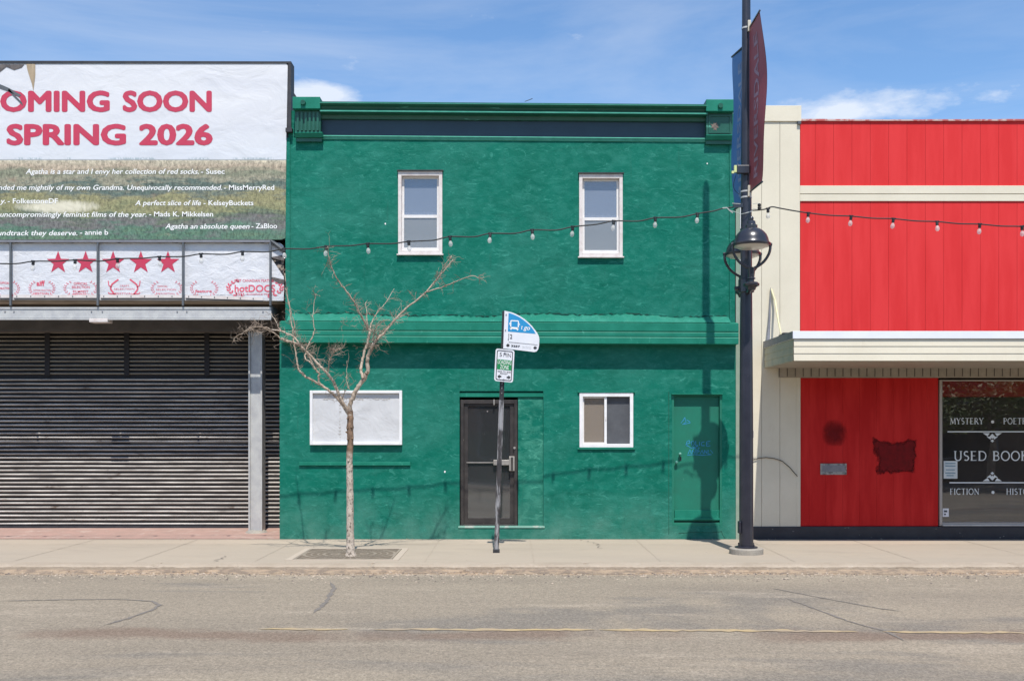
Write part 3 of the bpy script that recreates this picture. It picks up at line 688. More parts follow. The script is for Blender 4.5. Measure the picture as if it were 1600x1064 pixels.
# ground floor slider
y = -.02; x0, x1 = PX(905.5, y), PX(989.5, y); z0, z1 = PZ(699, y), PZ(613.5, y)
w_ = MB(); frame(w_, x0, x1, z0, z1, .055, y, .1, .065, .06); wo = w_.build('window', M['white_bright'], gb, bevel=.004); wo['label'] = 'white sliding window beside the green side door'
MB().box(x0-.03, x1+.03, -.03, .0, z1+.002, z1+.03).build('drip_cap', M['green_trim'], wo)
MB().box(x0-.03, x1+.03, -.03, .0, z0-.03, z0-.002).build('sill', M['green_trim'], wo)
xm = PX(945, y)
s1 = MB(); frame(s1, x0+.057, xm+.02, z0+.062, z1-.067, .022, .03, .055); s1.build('left_sash', M['white_vinyl'], wo)
MB().box(xm-.005, xm+.035, .005, .028, z0+.062, z1-.067).build('meeting_rail', M['white_bright'], wo)
MB().box(x0+.08, xm, .042, .046, z0+.09, z1-.09).build('left_pane', M['glass_low'], wo)
MB().box(xm+.037, x1-.056, .05, .054, z0+.062, z1-.067).build('right_screen', M['screen_grey'], wo)
MB().box(x0+.08, xm, .056, .06, z0+.08, z1-.08).build('blind', M['blind_tan'], wo)
MB().box(x0-.1, x1+.1, .345, .355, z0-.1, z1+.1).build('dark_room', M['dark'], wo)
MB().box(xm+.01, xm+.03, -.004, .005, (z0+z1)/2, (z0+z1)/2+.06).build('latch', M['white_vinyl'], wo)

# rail under the notice board
MB().pbox(467, 641, 721.5, 727, -.035, 0).build('trim_rail', M['green_trim'], gb, bevel=.004)

# framed notice board
nb = thing('notice_board', 'blank white notice board in a white frame fixed to the green wall', 'notice board', P(556, 696, 0))
f_ = MB(); x0, x1, z0, z1 = PX(484, -.07), PX(628, -.07), PZ(695, -.07), PZ(610, -.07)
frame(f_, x0, x1, z0, z1, .045, -.07, 0).build('frame', M['white_bright'], nb, bevel=.004)
n = NT('crumpled_white_sheet')
c = n.mix(n.rng(n.noise(2.5, det=6), .35, .65), (.60, .605, .61), (.52, .525, .53))
c = n.mix(n.rng(n.noise(9, (1, 1, .5), 7, .75, 1), .66, .72, 0, .6), c, (.40, .36, .30)); n.col(c); n.rough(.4)
n.bump(n.mth('ADD', n.noise(2.2, det=3, dist=.8), n.mth('MULTIPLY', n.noise(12, det=3, dist=1), .12)), .022)
MB().box(x0+.045, x1-.045, -.02, -.002, z0+.045, z1-.045).build('panel', n.m, nb)
b = MB(); rr = random.Random(9)
for k in range(26):
    px = 500+k*4.2; b.add([P(px, 620+rr.uniform(0, 5), -.024), P(px+5, 620+rr.uniform(0, 6), -.024), P(px+4, 622+rr.uniform(0, 5), -.024)], [(0, 2, 1)])
for k in range(14):
    pz = 622+k*5; b.add([P(530+rr.uniform(-2, 2), pz, -.024), P(532+rr.uniform(-1, 2), pz, -.024), P(531, pz+3, -.024)], [(0, 2, 1)])
b.build('tear_marks', mat('tear_marks', (.44, .42, .39), .8), nb)

# ---- door alcove
b = MB(); ax0, ax1, az0, az1 = DA; b.box(ax0, ax1, .30, .349, az0, az1); b.build('alcove_back', M['stucco'], gb)
ya = .045
# header boards
MB().box(ax0, ax1, .02, .30, PZ(620, .02), az1-.02).build('door_header', M['green_trim'], gb)
MB().box(PX(809.5, ya), ax1-.002, ya, .30, az0+.001, PZ(620.5, .02)-.004).build('side_panel', stucco('rough_green_panel', G1, G2, (.10, .38, .28)), gb)
MB().pbox(716, 851, 821.5, 824.5, -.012, .05).build('threshold', mat('worn_threshold', (.20, .40, .32), .7, col2=(.42, .48, .42), scale=8, lo=.5, hi=.6), gb)
dx0, dx1, dz0, dz1 = PX(719.5, ya), PX(808.5, ya), PZ(821.5, ya), PZ(625, ya)
fr = MB(); frame(fr, dx0, dx1, dz0, dz1, .055, ya, .2, .06, .03); do = fr.build('door', M['bronze'], gb, bevel=.003); do['label'] = 'brown framed glass door with a push bar'
lf = MB(); lx0, lx1, lz0, lz1 = dx0+.058, dx1-.058, dz0+.033, dz1-.063
frame(lf, lx0, lx1, lz0, lz1, .065, ya+.03, ya+.07, .035, .10); lf.build('door_leaf', M['bronze'], do, bevel=.003)
MB().box(lx0+.065, lx1-.065, ya+.048, ya+.054, lz0+.10, lz1-.035).build('pane', M['glass_door'], do)
ym = PZ(722.5, ya)
MB().box(lx0+.04, lx1-.12, ya+.02, ya+.035, ym-.008, ym+.008).build('push_bar', M['alum'], do)
b = MB(); b.pbox(771, 797, 718.5, 726.5, ya-.02, ya+.02); b.build('bar_arm', M['alum'], do, bevel=.003)
b = MB(); b.pbox(795.5, 804, 713, 735.5, ya-.035, ya+.03); b.build('handle', M['alum'], do, bevel=.004)
b = MB(); b.pbox(798.5, 801.5, 714, 734.5, ya-.040, ya-.036); b.build('handle_groove', M['bronze'], do)
c_ = P(804, 699.5, ya+.02); MB().tube([c_, c_+Vector((0, -.03, 0))], .02, 14).build('lock', M['alum'], do)
c_ = P(772, 626, ya); MB().box(c_.x-.01, c_.x+.01, ya-.03, ya+.03, c_.z-.07, c_.z+.02).build('latch_guard', M['alum'], do)
b = MB(); rr = random.Random(12)
for (px, py, s_) in ((762, 643, 3), (766, 738, 4), (758, 677, 3), (768, 718, 2)):
    b = MB(); b.add([P(px+rr.uniform(-1, 1)*s_*.6, py+rr.uniform(-1, 1)*s_*.5, ya+.043) for _ in range(3)], [(0, 1, 2)]); b.build('scuff_mark', M['white_old'], do)
# pale block and grey panel behind the pane, painting in the street's reflection
b = MB(); b.box(dx0, dx1, .40, .60, -.1, PZ(800, .4)); b.build('reflection_strip', mat('reflection_strip', (.50, .48, .42), .8), do)
b = MB(); b.box(dx0-.05, dx1+.05, .602, .62, -.1, PZ(765, .6)); b.build('reflection_panel', mat('reflection_panel', (.16, .16, .145), .8), do)
b = MB(); b.box(dx0-.05, dx1+.05, .63, .65, -.1, az1); b.build('dark_room', M['dark'], do)

# ---- side door
sx0, sx1, sz0, sz1 = SD; ys = .06
fr = MB(); frame(fr, sx0, sx1, sz0, sz1, .035, .0, .3, .03, .05); so = fr.build('door', M['green_door'], gb, bevel=.003); so['label'] = 'plain green side door with blue scribbles'
MB().box(sx0-.01, sx1+.01, -.05, .011, sz1-.002, sz1+.016).build('drip_cap', M['green_trim'], so)
MB().box(sx0+.04, sx1-.04, ys, .08, sz0+.06, sz1-.035).build('door_leaf', M['green_door'], so, bevel=.003)
b = MB(); b.pbox(1054, 1127, 797, 811, ys-.030, ys-.001); b.build('kick_plate', M['green_trim'], so, bevel=.003)
b = MB(); b.pbox(1053, 1127, 809, 812.5, ys-.055, ys-.001); b.build('weather_bar', M['green_trim'], so, bevel=.003)
MB().box(sx0+.03, sx1-.03, ys-.01, ys+.02, sz0+.052, sz0+.062).build('door_gap', M['shut_back'], so)
for (px, py) in ((1062, 709), (1056.5, 722)):
    c_ = P(px, py, ys); kb = MB()
    kb.tube([c_+Vector((0, d, 0)) for d in (0, -.03, -.032, -.045, -.06, -.068)], [.012, .012, .022, .027, .022, .008], 14); kb.build('knob', M['door_steel'], so, smooth=True)
c_ = P(1063.5, 716, ys); MB().box(c_.x-.012, c_.x+.012, ys-.006, ys-.001, c_.z-.035, c_.z+.03).build('keyhole_plate', M['black_frame'], so)
# graffiti
def scrib(mb, pts, wd, y):
    pts = [P(px, py, y) for px, py in pts]
    for i in range(len(pts)-1):
        a, c_ = pts[i], pts[i+1]; t = (c_-a)
        if t.length < 1e-6: continue
        t.normalize(); q = Vector((-t.z, 0, t.x))*wd/2; yy = Vector((0, -.00003*i, 0))
        mb.add([a-q+yy, c_-q+yy, c_+q+yy, a+q+yy], [(0, 1, 2, 3)])
yg = ys-.002; b = MB()
for st in ([(1064,661),(1068,656),(1070,652),(1072,660),(1068,661)], [(1066,663),(1072,662),(1079,660)], [(1073,656),(1078,659)],
           [(1073,697),(1073,690),(1077,688),(1078,692),(1074,693)], [(1081,696),(1080,690),(1084,689),(1085,694),(1082,697)], [(1087,689),(1087,696),(1091,696)],
           [(1093,690),(1093,696)], [(1101,690),(1096,691),(1096,696),(1101,696)], [(1110,689),(1104,690),(1104,697),(1110,696)], [(1104,693),(1108,693)], [(1071,694),(1080,700),(1090,697)],
           [(1083,702),(1086,698),(1088,703)], [(1091,703),(1091,699),(1094,700)], [(1075,709),(1078,702),(1080,709)], [(1081,709),(1082,703),(1086,708),(1087,702)], [(1089,709),(1089,703),(1093,705),(1090,706)],
           [(1094,709),(1097,703),(1099,709)], [(1100,709),(1101,703),(1104,708),(1105,703)], [(1107,703),(1106,709),(1110,709)], [(1110,703),(1114,708)], [(1074,711),(1085,710),(1098,711),(1112,710)]):
    scrib(b, st, .012, yg)
b.build('graffiti', M['blue_ink'], so)
# cracked joint lines at the foot of the door surround
b = MB()
for st in ([(1060,833),(1085,831),(1110,832),(1128,830)], [(1127,829),(1129,835),(1133,841)], [(1045,612),(1045,835)]): scrib(b, st, .008, -.003)
b.build('hairline', mat('dark_green_line', (.008, .08, .05), .8), gb)
b = MB()
for (px, py, s_) in ((695, 737, 1.5), (602, 350, 1.3), (1105, 256, 1.1)):
    yy = -.003 if py > 500 else UY-.003
    b.add([P(px-s_, py, yy), P(px+s_*.3, py+s_*1.2, yy), P(px+s_, py-s_*.5, yy), P(px, py-s_*1.4, yy)], [(0, 1, 2, 3)])
b.build('paint_chip', M['print_white'], gb)
# ================================================================ left storefront
LY = .05
lb = thing('storefront_building', 'closed theatre storefront with roller shutter and grey steel awning frame', 'building', (-6, 0, 0))
XL = -14.0; xr = PX(437)-.02; SHY = 1.30
b = MB(); b.box(XL, PX(445, .3), .30, 14, 4.02, 7.75); b.box(XL, PX(437)-.02, SHY+.14, 14, -.1, 4.0); b.build('wall', M['brown_dark'], lb)
# white interior return over the awning
MB().box(XL, xr, .16, SHY+.12, 3.975, 4.015).build('awning_ceiling', mat('awning_ceiling', (.42, .38, .32), .8, col2=(.30, .26, .21), scale=3), lb)
zs1 = PZ(517, SHY)
b = MB(); b.box(XL, xr, SHY-.12, SHY+.12, zs1, 3.97)
hs = b.build('shutter_box', mat('brown_shutter_box', (.15, .13, .11), .7, col2=(.10, .085, .07), scale=3, stretch=(.4, 1, 3)), lb)
b = MB()
for k in range(4): b.box(XL, xr, SHY-.128, SHY-.121, zs1+.03+k*.035, zs1+.045+k*.035)
b.build('rib', M['slat_up'], hs)
# shutter of curved slats
def slats(za, zb, mt, nm):
    q0 = 0; b = MB(); p = .0735; k = 0; z = za; rs = random.Random(5)
    while z < zb-.03:
        j = rs.uniform(-.004, .004)
        xa = XL
        while xa < xr-.01:
            xb = min(xr, xa+rs.uniform(.5, 1.6)); q = rs.uniform(-.0025, .0025)
            if xr-xb < .2: xb = xr
            pr_ = [(SHY, z), (SHY-.018, z+.006), (SHY-.024, z+.017), (SHY-.018, z+.029), (SHY, z+.036)]
            vs_ = [(xa, y_+j, z_+(ql if (ql := (q0 if xa > XL else q)) else 0)) for y_, z_ in pr_] + [(xb, y_+j, z_+q) for y_, z_ in pr_]
            q0 = q; b.add(vs_, [(i, i+5, (i+1) % 5+5, (i+1) % 5) for i in range(5)]); xa = xb
        z += p; k += 1
    return b.build(nm, mt, lb, autos=60)
zb_ = .12
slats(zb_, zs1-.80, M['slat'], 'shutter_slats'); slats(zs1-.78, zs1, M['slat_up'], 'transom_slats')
MB().box(XL, xr, SHY+.03, SHY+.05, .0, zs1).build('shutter_back', M['shut_back'], lb)
MB().box(XL, xr, SHY-.05, SHY+.0, .06, zb_-.01).build('bottom_rail', M['black_frame'], lb)
b = MB()
for px in (75, 199, 324):
    x = PX(px, SHY); b.box(x-.045, x+.045, SHY-.035, SHY-.026, zs1-.80, zs1)
b.build('transom_mullion', M['shut_back'], lb)
# column (channel with flanges) and its footing
cy = .65; co_b = MB(); x0, x1 = PX(388, cy), PX(409.5, cy); zt = PZ(518, cy)
co_b.box(x0, x0+.028, cy, cy+.24, .02, zt); co_b.box(x1-.028, x1, cy, cy+.24, .02, zt); co_b.box(x0+.028, x1-.028, cy+.03, cy+.06, .02, zt)
co = co_b.build('column', M['galv'], lb, bevel=.003)
MB().lathe([(.22, -.05), (.21, .03), (.16, .07), (.13, .085)], ((x0+x1)/2, cy+.1, 0), 12).build('footing', M['conc_base'], co)
b = MB(); b.box(XL, xr, cy-.02, cy+.26, zt+.001, 3.972); b.build('awning_beam', M['brown_dark'], lb)

# awning front frame: fascia beam, top rail, uprights, light bar
fy = LY
b = MB(); fx1 = PX(424, fy)
b.box(XL, fx1, fy, fy+.015, PZ(497, fy), PZ(480, fy)); fa = b.build('fascia_beam', M['galv'], lb, bevel=.004)
b = MB(); b.box(XL, fx1, fy-.012, fy-.001, PZ(483, fy), PZ(480, fy)); b.box(XL, fx1, fy-.03, fy+.02, PZ(500, fy), PZ(497.5, fy)); b.build('beam_lip', M['galv'], fa)
b = MB()
for px in (8, 22, 143, 160, 277, 292, 411, -120, -100):
    c_ = P(px, 487, fy); b.tube([c_, c_+Vector((0, -.012, 0))], .011, 8)
b.build('bolt', M['galv_dull'], fa)
b = MB(); b.tube([P(424, 487, fy+.03), P(424, 487, fy+.03)+Vector((.02, .9, 0))], [.06, .06], 4); 
e0 = P(424, 487, fy); B = MB(); B.add([(e0.x, fy, e0.z-.1), (e0.x, fy, e0.z+.1), (e0.x+.02, fy+1.0, e0.z+.1), (e0.x+.02, fy+1.0, e0.z-.1),
   (e0.x-.03, fy+.062, e0.z-.1), (e0.x-.03, fy+.062, e0.z+.1), (e0.x-.03, fy+1.0, e0.z+.1), (e0.x-.03, fy+1.0, e0.z-.1)], [(0, 3, 2, 1), (4, 5, 6, 7), (1, 2, 6, 5), (0, 4, 7, 3)])
B.build('end_beam', M['galv_dull'], fa)
b = MB(); b.pbox(-300, 424, 375, 378.5, fy-.05, fy-.006); b.build('top_rail', M['galv_dull'], lb)
# diagonal end rail running back to the wall
b = MB(); b.tube([P(423, 376, fy-.03), P(443, 392, fy-.01)], .035, 4); b.build('end_rail', M['grey_bar'], lb)
for i, px in enumerate((-120, 18, 154, 287, 423.2)):
    b = MB(); x = PX(px, fy); b.box(x-.016, x+.016, fy-.045, fy-.012, PZ(478, fy), PZ(379, fy)); b.build('upright', M['grey_bar'], lb)
for a, c_ in ((-110, 16), (21, 152), (157, 285), (290, 411)):
    b = MB(); sl = 4 if a > 280 else 0
    A = P(a, 463.5, fy-.02); C_ = P(c_, 463.5+sl, fy-.02)
    b.add([(A.x, fy-.025, A.z-.022), (C_.x, fy-.025, C_.z-.022), (C_.x, fy-.025, C_.z+.03), (A.x, fy-.025, A.z+.03), (A.x, fy-.002, A.z-.022), (C_.x, fy-.002, C_.z-.022), (C_.x, fy-.002, C_.z+.03), (A.x, fy-.002, A.z+.03)],
          [(0, 1, 2, 3), (5, 4, 7, 6), (3, 2, 6, 7), (1, 0, 4, 5), (1, 5, 6, 2), (4, 0, 3, 7)])
    lo = b.build('light_bar', M['white_old'], lb)
    b = MB(); b.tube([A+Vector((0, .012, -.033)), C_+Vector((0, .012, -.033))], .010, 6); b.build('conduit', M['grey_bar'], lo)
    b = MB(); m_ = 6
    for k in range(m_):
        q = A.lerp(C_, (k+.25)/m_); b.box(q.x-.008, q.x+.008, fy-.031, fy-.026, q.z-.006, q.z+.012)
    b.build('lamp_dot', M['grey_bar'], lo)
# flood light under the fascia
fl = thing('flood_light', 'small pale flood light hanging under the grey awning beam', 'light', P(153, 500, .1))
b = MB(); b.pbox(139, 168, 497.5, 503.5, .0, .22); b.build('housing', M['white_old'], fl, bevel=.008)
b = MB(); b.pbox(142, 165, 492, 497.2, .08, .16); b.build('bracket', M['black_frame'], fl)

# ---------------------------------------------------------------- upper billboard
bb = thing('billboard', 'large white and meadow print billboard announcing COMING SOON SPRING 2026', 'billboard', P(225, 375, 0))
bx0 = -12.4; bx1 = PX(450, -.02); bz0, bz1 = PZ(374.5, 0), PZ(100, 0)
n = NT('meadow_print')
zz = n.rng(n.z, bz0, bz1); H0 = (374.5-250)/274.5
nz = n.mth('MULTIPLY', n.mth('SUBTRACT', n.noise(1.6, (.5, 1, 2.2), 9, .72, .3), .5), .42)
fieldz = n.mth('ADD', zz, n.mth('MULTIPLY', nz, n.rng(zz, H0, H0-.14)))
c = n.ramp(fieldz, [(.0, (.10, .16, .10)), (.035, (.075, .15, .10)), (.085, (.14, .13, .125)), (.13, (.10, .13, .085)), (.18, (.20, .20, .10)), (.235, (.24, .22, .11)), (.27, (.12, .14, .11)), (.31, (.075, .11, .09)), (.345, (.26, .24, .17)), (.385, (.17, .18, .12)), (.415, (.36, .29, .21)), (.45, (.42, .38, .28))])
grass = n.noise(26, (.8, 1, .5), 5, .8, .4); c = n.mix(1.0, c, n.grey(n.rng(grass, .3, .7, .35, 1.9)), 'MULTIPLY')
c = n.mix(n.rng(n.noise(5, (.4, 1, 1), 6, .75, 0, (4, 0, 1)), .60, .68, 0, .6), c, (.42, .38, .27))
c = n.mix(n.rng(n.noise(3.2, (.5, 1, 1), 6, .75, 0, (9, 0, 3)), .60, .72, 0, .55), c, (.34, .20, .14))
# pale tuft of seed heads
dx_ = n.mth('DIVIDE', n.mth('ADD', n.x, 7.55), 1.0); dz_ = n.mth('DIVIDE', n.mth('SUBTRACT', n.z, PZ(323, 0)), .16)
rr_ = n.mth('ADD', n.mth('ADD', n.mth('MULTIPLY', dx_, dx_), n.mth('MULTIPLY', dz_, dz_)), n.mth('MULTIPLY', n.noise(8, (2, 1, .8), 6, .8), 1.2))
c = n.mix(n.rng(rr_, 1.2, .7), c, (.66, .62, .48))
skyc = n.mix(n.rng(n.noise(1.3, (.4, 1, 1.4), 5), .35, .65), (.60, .605, .635), (.67, .67, .68))
skyc = n.mix(n.rng(zz, H0+.25, H0, 0, .35), skyc, (.56, .61, .66))
cr_ = n.rng(n.noise(3, (1.2, 1, .25), 7, .7, 1.2), .675, .69, 0, .35); skyc = n.mix(cr_, skyc, (.50, .50, .52))
tree = n.mth('MULTIPLY', n.rng(n.noise(2.2, (1, .01, .01), 3, .6), .50, .56), n.rng(zz, H0+.018, H0+.006))
tree = n.mth('MULTIPLY', tree, n.rng(n.noise(30, (1, 1, .6), 3), .42, .52))
skyc = n.mix(n.mth('MULTIPLY', tree, .8), skyc, (.28, .36, .38))
c = n.mix(n.mth('GREATER_THAN', zz, H0), c, skyc)
lnm = n.rng(n.mth('ABSOLUTE', n.mth('SUBTRACT', zz, H0)), .004, .0015); c = n.mix(n.mth('MULTIPLY', lnm, .75), c, (.28, .30, .32))
n.col(c); n.rough(.45); n.bump(n.noise(1.6, (1, 1, 1.4), 5, .5, .7), .02)
b = MB(); nx = 1
poly = [(bx0, bz0), (PX(440), bz0), (PX(446), bz0+.03), (PX(447), PZ(250, 0)), (PX(449.5), bz1-.03), (PX(447), bz1), (bx0, bz1)]
b.prism(poly, 0, .02); bp = b.build('poster', n.m, bb)
b = MB(); b.prism([(bx0, bz0+.01), (PX(448), bz0+.01), (PX(452, .1), PZ(206, .1)), (PX(453.5, .1), PZ(99, .1)), (bx0, PZ(97, .1))], .021, .24); b.build('backing', M['black_frame'], bb)
b = MB(); b.box(bx0, PX(455, 0), -.012, .24, bz1+.002, bz1+.035); b.box(PX(450.5, 0), PX(455, 0), -.01, .24, PZ(205, 0), bz1); b.build('edge_strip', M['black_frame'], bb)
ty = -.004
for s_, a_, c_, yb in (('COMING', -36, 171.5, 173.5), ('SOON', 191.5, 331, 173.5), ('SPRING', 10, 197, 225.5), ('2026', 217, 332.5, 225.5)):
    b = MB(); ftext(b, s_, a_, c_, yb, 29.5, ty+.001, fat=.042); b.build('headline_word', M['star'], bb)
K_ = dict(bold=.012, shear=.2)
b = MB(); ftext(b, 'Agatha is a star and I envy her collection of red socks.', 40, 311, 272, 7.6, ty, **K_); b.build('quote', M['print_white'], bb)
b = MB(); ftext(b, '- Susec', 314, 351, 272, 7.6, ty, bold=.012); b.build('quote', M['print_white'], bb)
b = MB(); ftext(b, 'It reminded me mightily of my own Grandma. Unequivocally recommended.', -36, 347, 297, 7.6, ty, **K_); b.build('quote', M['print_white'], bb)
b = MB(); ftext(b, '- MissMerryRed', 350, 428.5, 297, 7.6, ty, bold=.012); b.build('quote', M['print_white'], bb)
b = MB(); ftext(b, 'y.', 0, 9, 318, 7.6, ty, **K_); b.build('quote', M['print_white'], bb)
b = MB(); ftext(b, '- FolkestoneDF', 12, 90.5, 318, 7.6, ty, bold=.012); b.build('quote', M['print_white'], bb)
b = MB(); ftext(b, 'A perfect slice of life', 211, 314, 321, 7.6, ty, **K_); b.build('quote', M['print_white'], bb)
b = MB(); ftext(b, '- KelseyBuckets', 318, 396, 321, 7.6, ty, bold=.012); b.build('quote', M['print_white'], bb)
b = MB(); ftext(b, 'most uncompromisingly feminist films of the year.', -30, 229, 339, 7.6, ty, **K_); b.build('quote', M['print_white'], bb)
b = MB(); ftext(b, '- Mads K. Mikkelsen', 233, 333, 338.5, 7.6, ty, bold=.012); b.build('quote', M['print_white'], bb)
b = MB(); ftext(b, 'Agatha an absolute queen', 258, 390, 357.5, 7.6, ty, **K_); b.build('quote', M['print_white'], bb)
b = MB(); ftext(b, '- ZaBloo', 393, 433, 357, 7.6, ty, bold=.012); b.build('quote', M['print_white'], bb)
b = MB(); ftext(b, 'the soundtrack they deserve.', -38, 121, 368, 7.6, ty, **K_); b.build('quote', M['print_white'], bb)
b = MB(); ftext(b, '- annie b', 125, 169, 367, 7.6, ty, bold=.012); b.build('quote', M['print_white'], bb)

# torn top left corner of the print
b = MB(); b.add([P(px, py, -.006) for px, py in ((-30,101),(38,101),(34,106),(22,110),(10,105),(-4,116),(-30,112))], [tuple(range(6, -1, -1))]); b.build('torn_patch', M['tear_dark'], bb)
b = MB(); b.add([P(px, py, -.006) for px, py in ((41,100.5),(55,100.5),(55,118),(53,135),(52,143),(50,132),(46,120),(43,110))], [tuple(range(7, -1, -1))]); b.build('bare_board', M['tear_tan'], bb)
b = MB(); b.add([P(px, py, -.007) for px, py in ((-20,127),(0,132),(14,138),(33,149),(30,152),(12,143),(-2,138),(-20,133))], [tuple(range(7, -1, -1))])
b.add([P(px, py, -.007) for px, py in ((14,139),(24,150),(34,160),(36,166),(28,158),(12,142))], [tuple(range(5, -1, -1))]); b.build('crease', M['grey_bar'], bb)

# ---------------------------------------------------------------- lower poster with stars
sp = thing('star_poster', 'torn white poster strip with five red stars behind the grey awning bars', 'poster', P(220, 470, .06))
n = NT('white_poster_print')
c = n.mix(n.rng(n.noise(4, (.6, 1, 1), 6, .7), .4, .65), (.58, .59, .62), (.66, .66, .675))
c = n.mix(n.rng(n.noise(12, (1, 1, 1.8), 6, .75), .60, .68, 0, .4), c, (.55, .56, .58))
ln = n.mth('ADD', n.z, n.mth('MULTIPLY', n.noise(6, (.8, .1, .1), 5, .7), .05))
c = n.mix(n.mth('MULTIPLY', n.rng(n.mth('ABSOLUTE', n.mth('SUBTRACT', ln, PZ(461, .05)+.024)), .006, .002), n.rng(n.noise(2.5, (1, .1, .1), 4), .42, .5)), c, (.12, .13, .15))
n.col(c); n.rough(.45); n.bump(n.noise(5, (1, 1, 1.5), 6, .6, .6), .02)
py_ = .075; rr = random.Random(4)
top = [(PX(x, py_), PZ(378+rr.uniform(0, 2.2), py_)) for x in range(-300, 441, 9)]
right = [(PX(443, py_), PZ(384, py_)), (PX(444, py_), PZ(398, py_)), (PX(424, py_), PZ(402, py_)), (PX(424, py_), PZ(404, py_)), (PX(443.5, py_), PZ(433, py_)), (PX(444, py_), PZ(452, py_)), (PX(443, py_), PZ(470, py_))]
b = MB(); b.prism([(-12.4, PZ(467.5, py_))] + top + right, py_, py_+.02); b.build('print_sheet', n.m, sp)
b = MB(); b.prism([(PX(423, .1), PZ(401, .1)), (PX(443, .1), PZ(396, .1)), (PX(443.5, .1), PZ(440, .1)), (PX(424, .1), PZ(408, .1))], .11, .13)
b.build('torn_hole', mat('exposed_rubble', (.30, .24, .19), .9, col2=(.03, .03, .035), scale=12, lo=.45, hi=.52), sp)
b = MB(); b.add([P(px, py, py_-.006) for px, py in ((424,433),(430,434),(444,437),(444,444),(436,443),(424,436))], [tuple(range(5, -1, -1))]); b.add([P(px, py, py_-.006) for px, py in ((424,403),(438,399),(444,400),(444,408),(436,406))], [tuple(range(4, -1, -1))]); b.build('torn_edge', M['tear_dark'], sp)
b = MB()
for cx in (90.8, 133.8, 176.7, 220, 262.4, ):
    c_ = P(cx, 410.5, py_-.004); r = 18.6/94.
    pts = [(c_.x+(r if k % 2 == 0 else r*.40)*math.sin(k*math.pi/5), c_.z+(r if k % 2 == 0 else r*.40)*math.cos(k*math.pi/5)) for k in range(10)]
    b = MB().sheet(pts, py_-.004); b.build('star', M['star'], sp)
b = MB(); ly = py_-.004
def leafq(mb, x, z, a, l, wd): mb.add([(x, ly, z), (x+l*.5*math.cos(a)-wd*math.sin(a), ly, z+l*.5*math.sin(a)+wd*math.cos(a)), (x+l*math.cos(a), ly, z+l*math.sin(a)), (x+l*.5*math.cos(a)+wd*math.sin(a), ly, z+l*.5*math.sin(a)-wd*math.cos(a))], [(0, 3, 2, 1)])
def laurel(mb, cx, cy, rx, ry, kind='leaf', sd=1):
    c_ = P(cx, cy, ly)
    if 1:
        if kind == 'leaf' or kind == 'big':
            for k in range(8):
                a = R(-62+k*15.5); x = c_.x+sd*rx/94*math.cos(a); z = c_.z+ry/94*math.sin(a)
                for q in (-1, 1): leafq(mb, x, z, (a+R(90) if sd > 0 else R(90)-a) + q*.65, (.045 if kind == 'leaf' else .07)*(1-.03*k), .007 if kind == 'leaf' else .016)
        elif kind == 'antler':
            pts = [(.32, -.98), (.66, -.62), (.86, -.1), (.78, .4), (.36, .96)]
            for wd, pl in ((.026, pts), (.016, [(.8, .1), (.96, .25), (1.0, .8)]), (.016, [(.6, -.7), (.95, -.62), (1.0, -.5)])):
                for i in range(len(pl)-1):
                    a = Vector((c_.x+sd*rx/94*pl[i][0], 0, c_.z+ry/94*pl[i][1])); d = Vector((c_.x+sd*rx/94*pl[i+1][0], 0, c_.z+ry/94*pl[i+1][1]))
                    t = (d-a).normalized(); q = Vector((-t.z, 0, t.x))*wd/2
                    f = [(a.x-q.x, ly, a.z-q.z), (d.x-q.x, ly, d.z-q.z), (d.x+q.x, ly, d.z+q.z), (a.x+q.x, ly, a.z+q.z)]
                    mb.add(f, [(0, 1, 2, 3)])
for args in ((10, 451, 19, 13), (65.5, 451, 19, 13), (126, 451, 25, 13), (194, 450, 25, 14, 'antler'), (260.5, 451, 23, 13), (319, 451, 20, 13), (398.5, 451, 42, 15, 'big')):
    
    for sd in (-1, 1): l_ = MB(); laurel(l_, *(args if len(args) > 4 else args+('leaf',)), sd); l_.build('laurel_branch', M['star2'], sp)
b = MB()
for s, a, c_, yb, h, bo in (('OFFICIAL', 0, 15, 444, 3.4, .01), ('SELECTION', 0, 15, 452, 3, .01), ('aiff', 57, 70, 446.5, 7.5, .03), ('OFFICIAL SELECTION', 52, 79, 455, 2.6, 0), ('FESTIVAL', 54, 77, 460.5, 3.4, .01),
     ('OFFICIAL', 115, 137, 445, 3.6, .01), ('SELECTION', 112, 140, 450.5, 3.6, .01), ('FILMFEST', 114, 138, 457.5, 3.6, .01), ('FESTIVAL', 114, 138, 462, 3.2, .03),
     ('CRAFT', 187, 202, 448, 2.6, 0), ('SELECTION', 178, 210, 453, 2.6, 0), ('FESTIVAL', 180, 208, 460, 2.6, 0),
     ('OFFICIAL', 246, 262, 449, 2.8, 0), ('SELECTION', 244, 275, 454, 2.6, 0), ('FILM FESTIVAL', 246, 272, 460, 2.4, 0),
     ('feature', 305, 331, 457, 4, .02), ('BEST CANADIAN FEATURE', 366.5, 429, 440.5, 4, .005), ('2025', 367.5, 382, 462, 4.2, .005), ('AUDIENCE PRIZE', 385, 425, 461, 2.4, 0), ('hotDOCS', 366.5, 430, 456, 10.5, .02)):
    b = MB(); ftext(b, s, a, c_, yb, h, ly, bold=bo); b.build('award_lettering', M['star2'], sp)

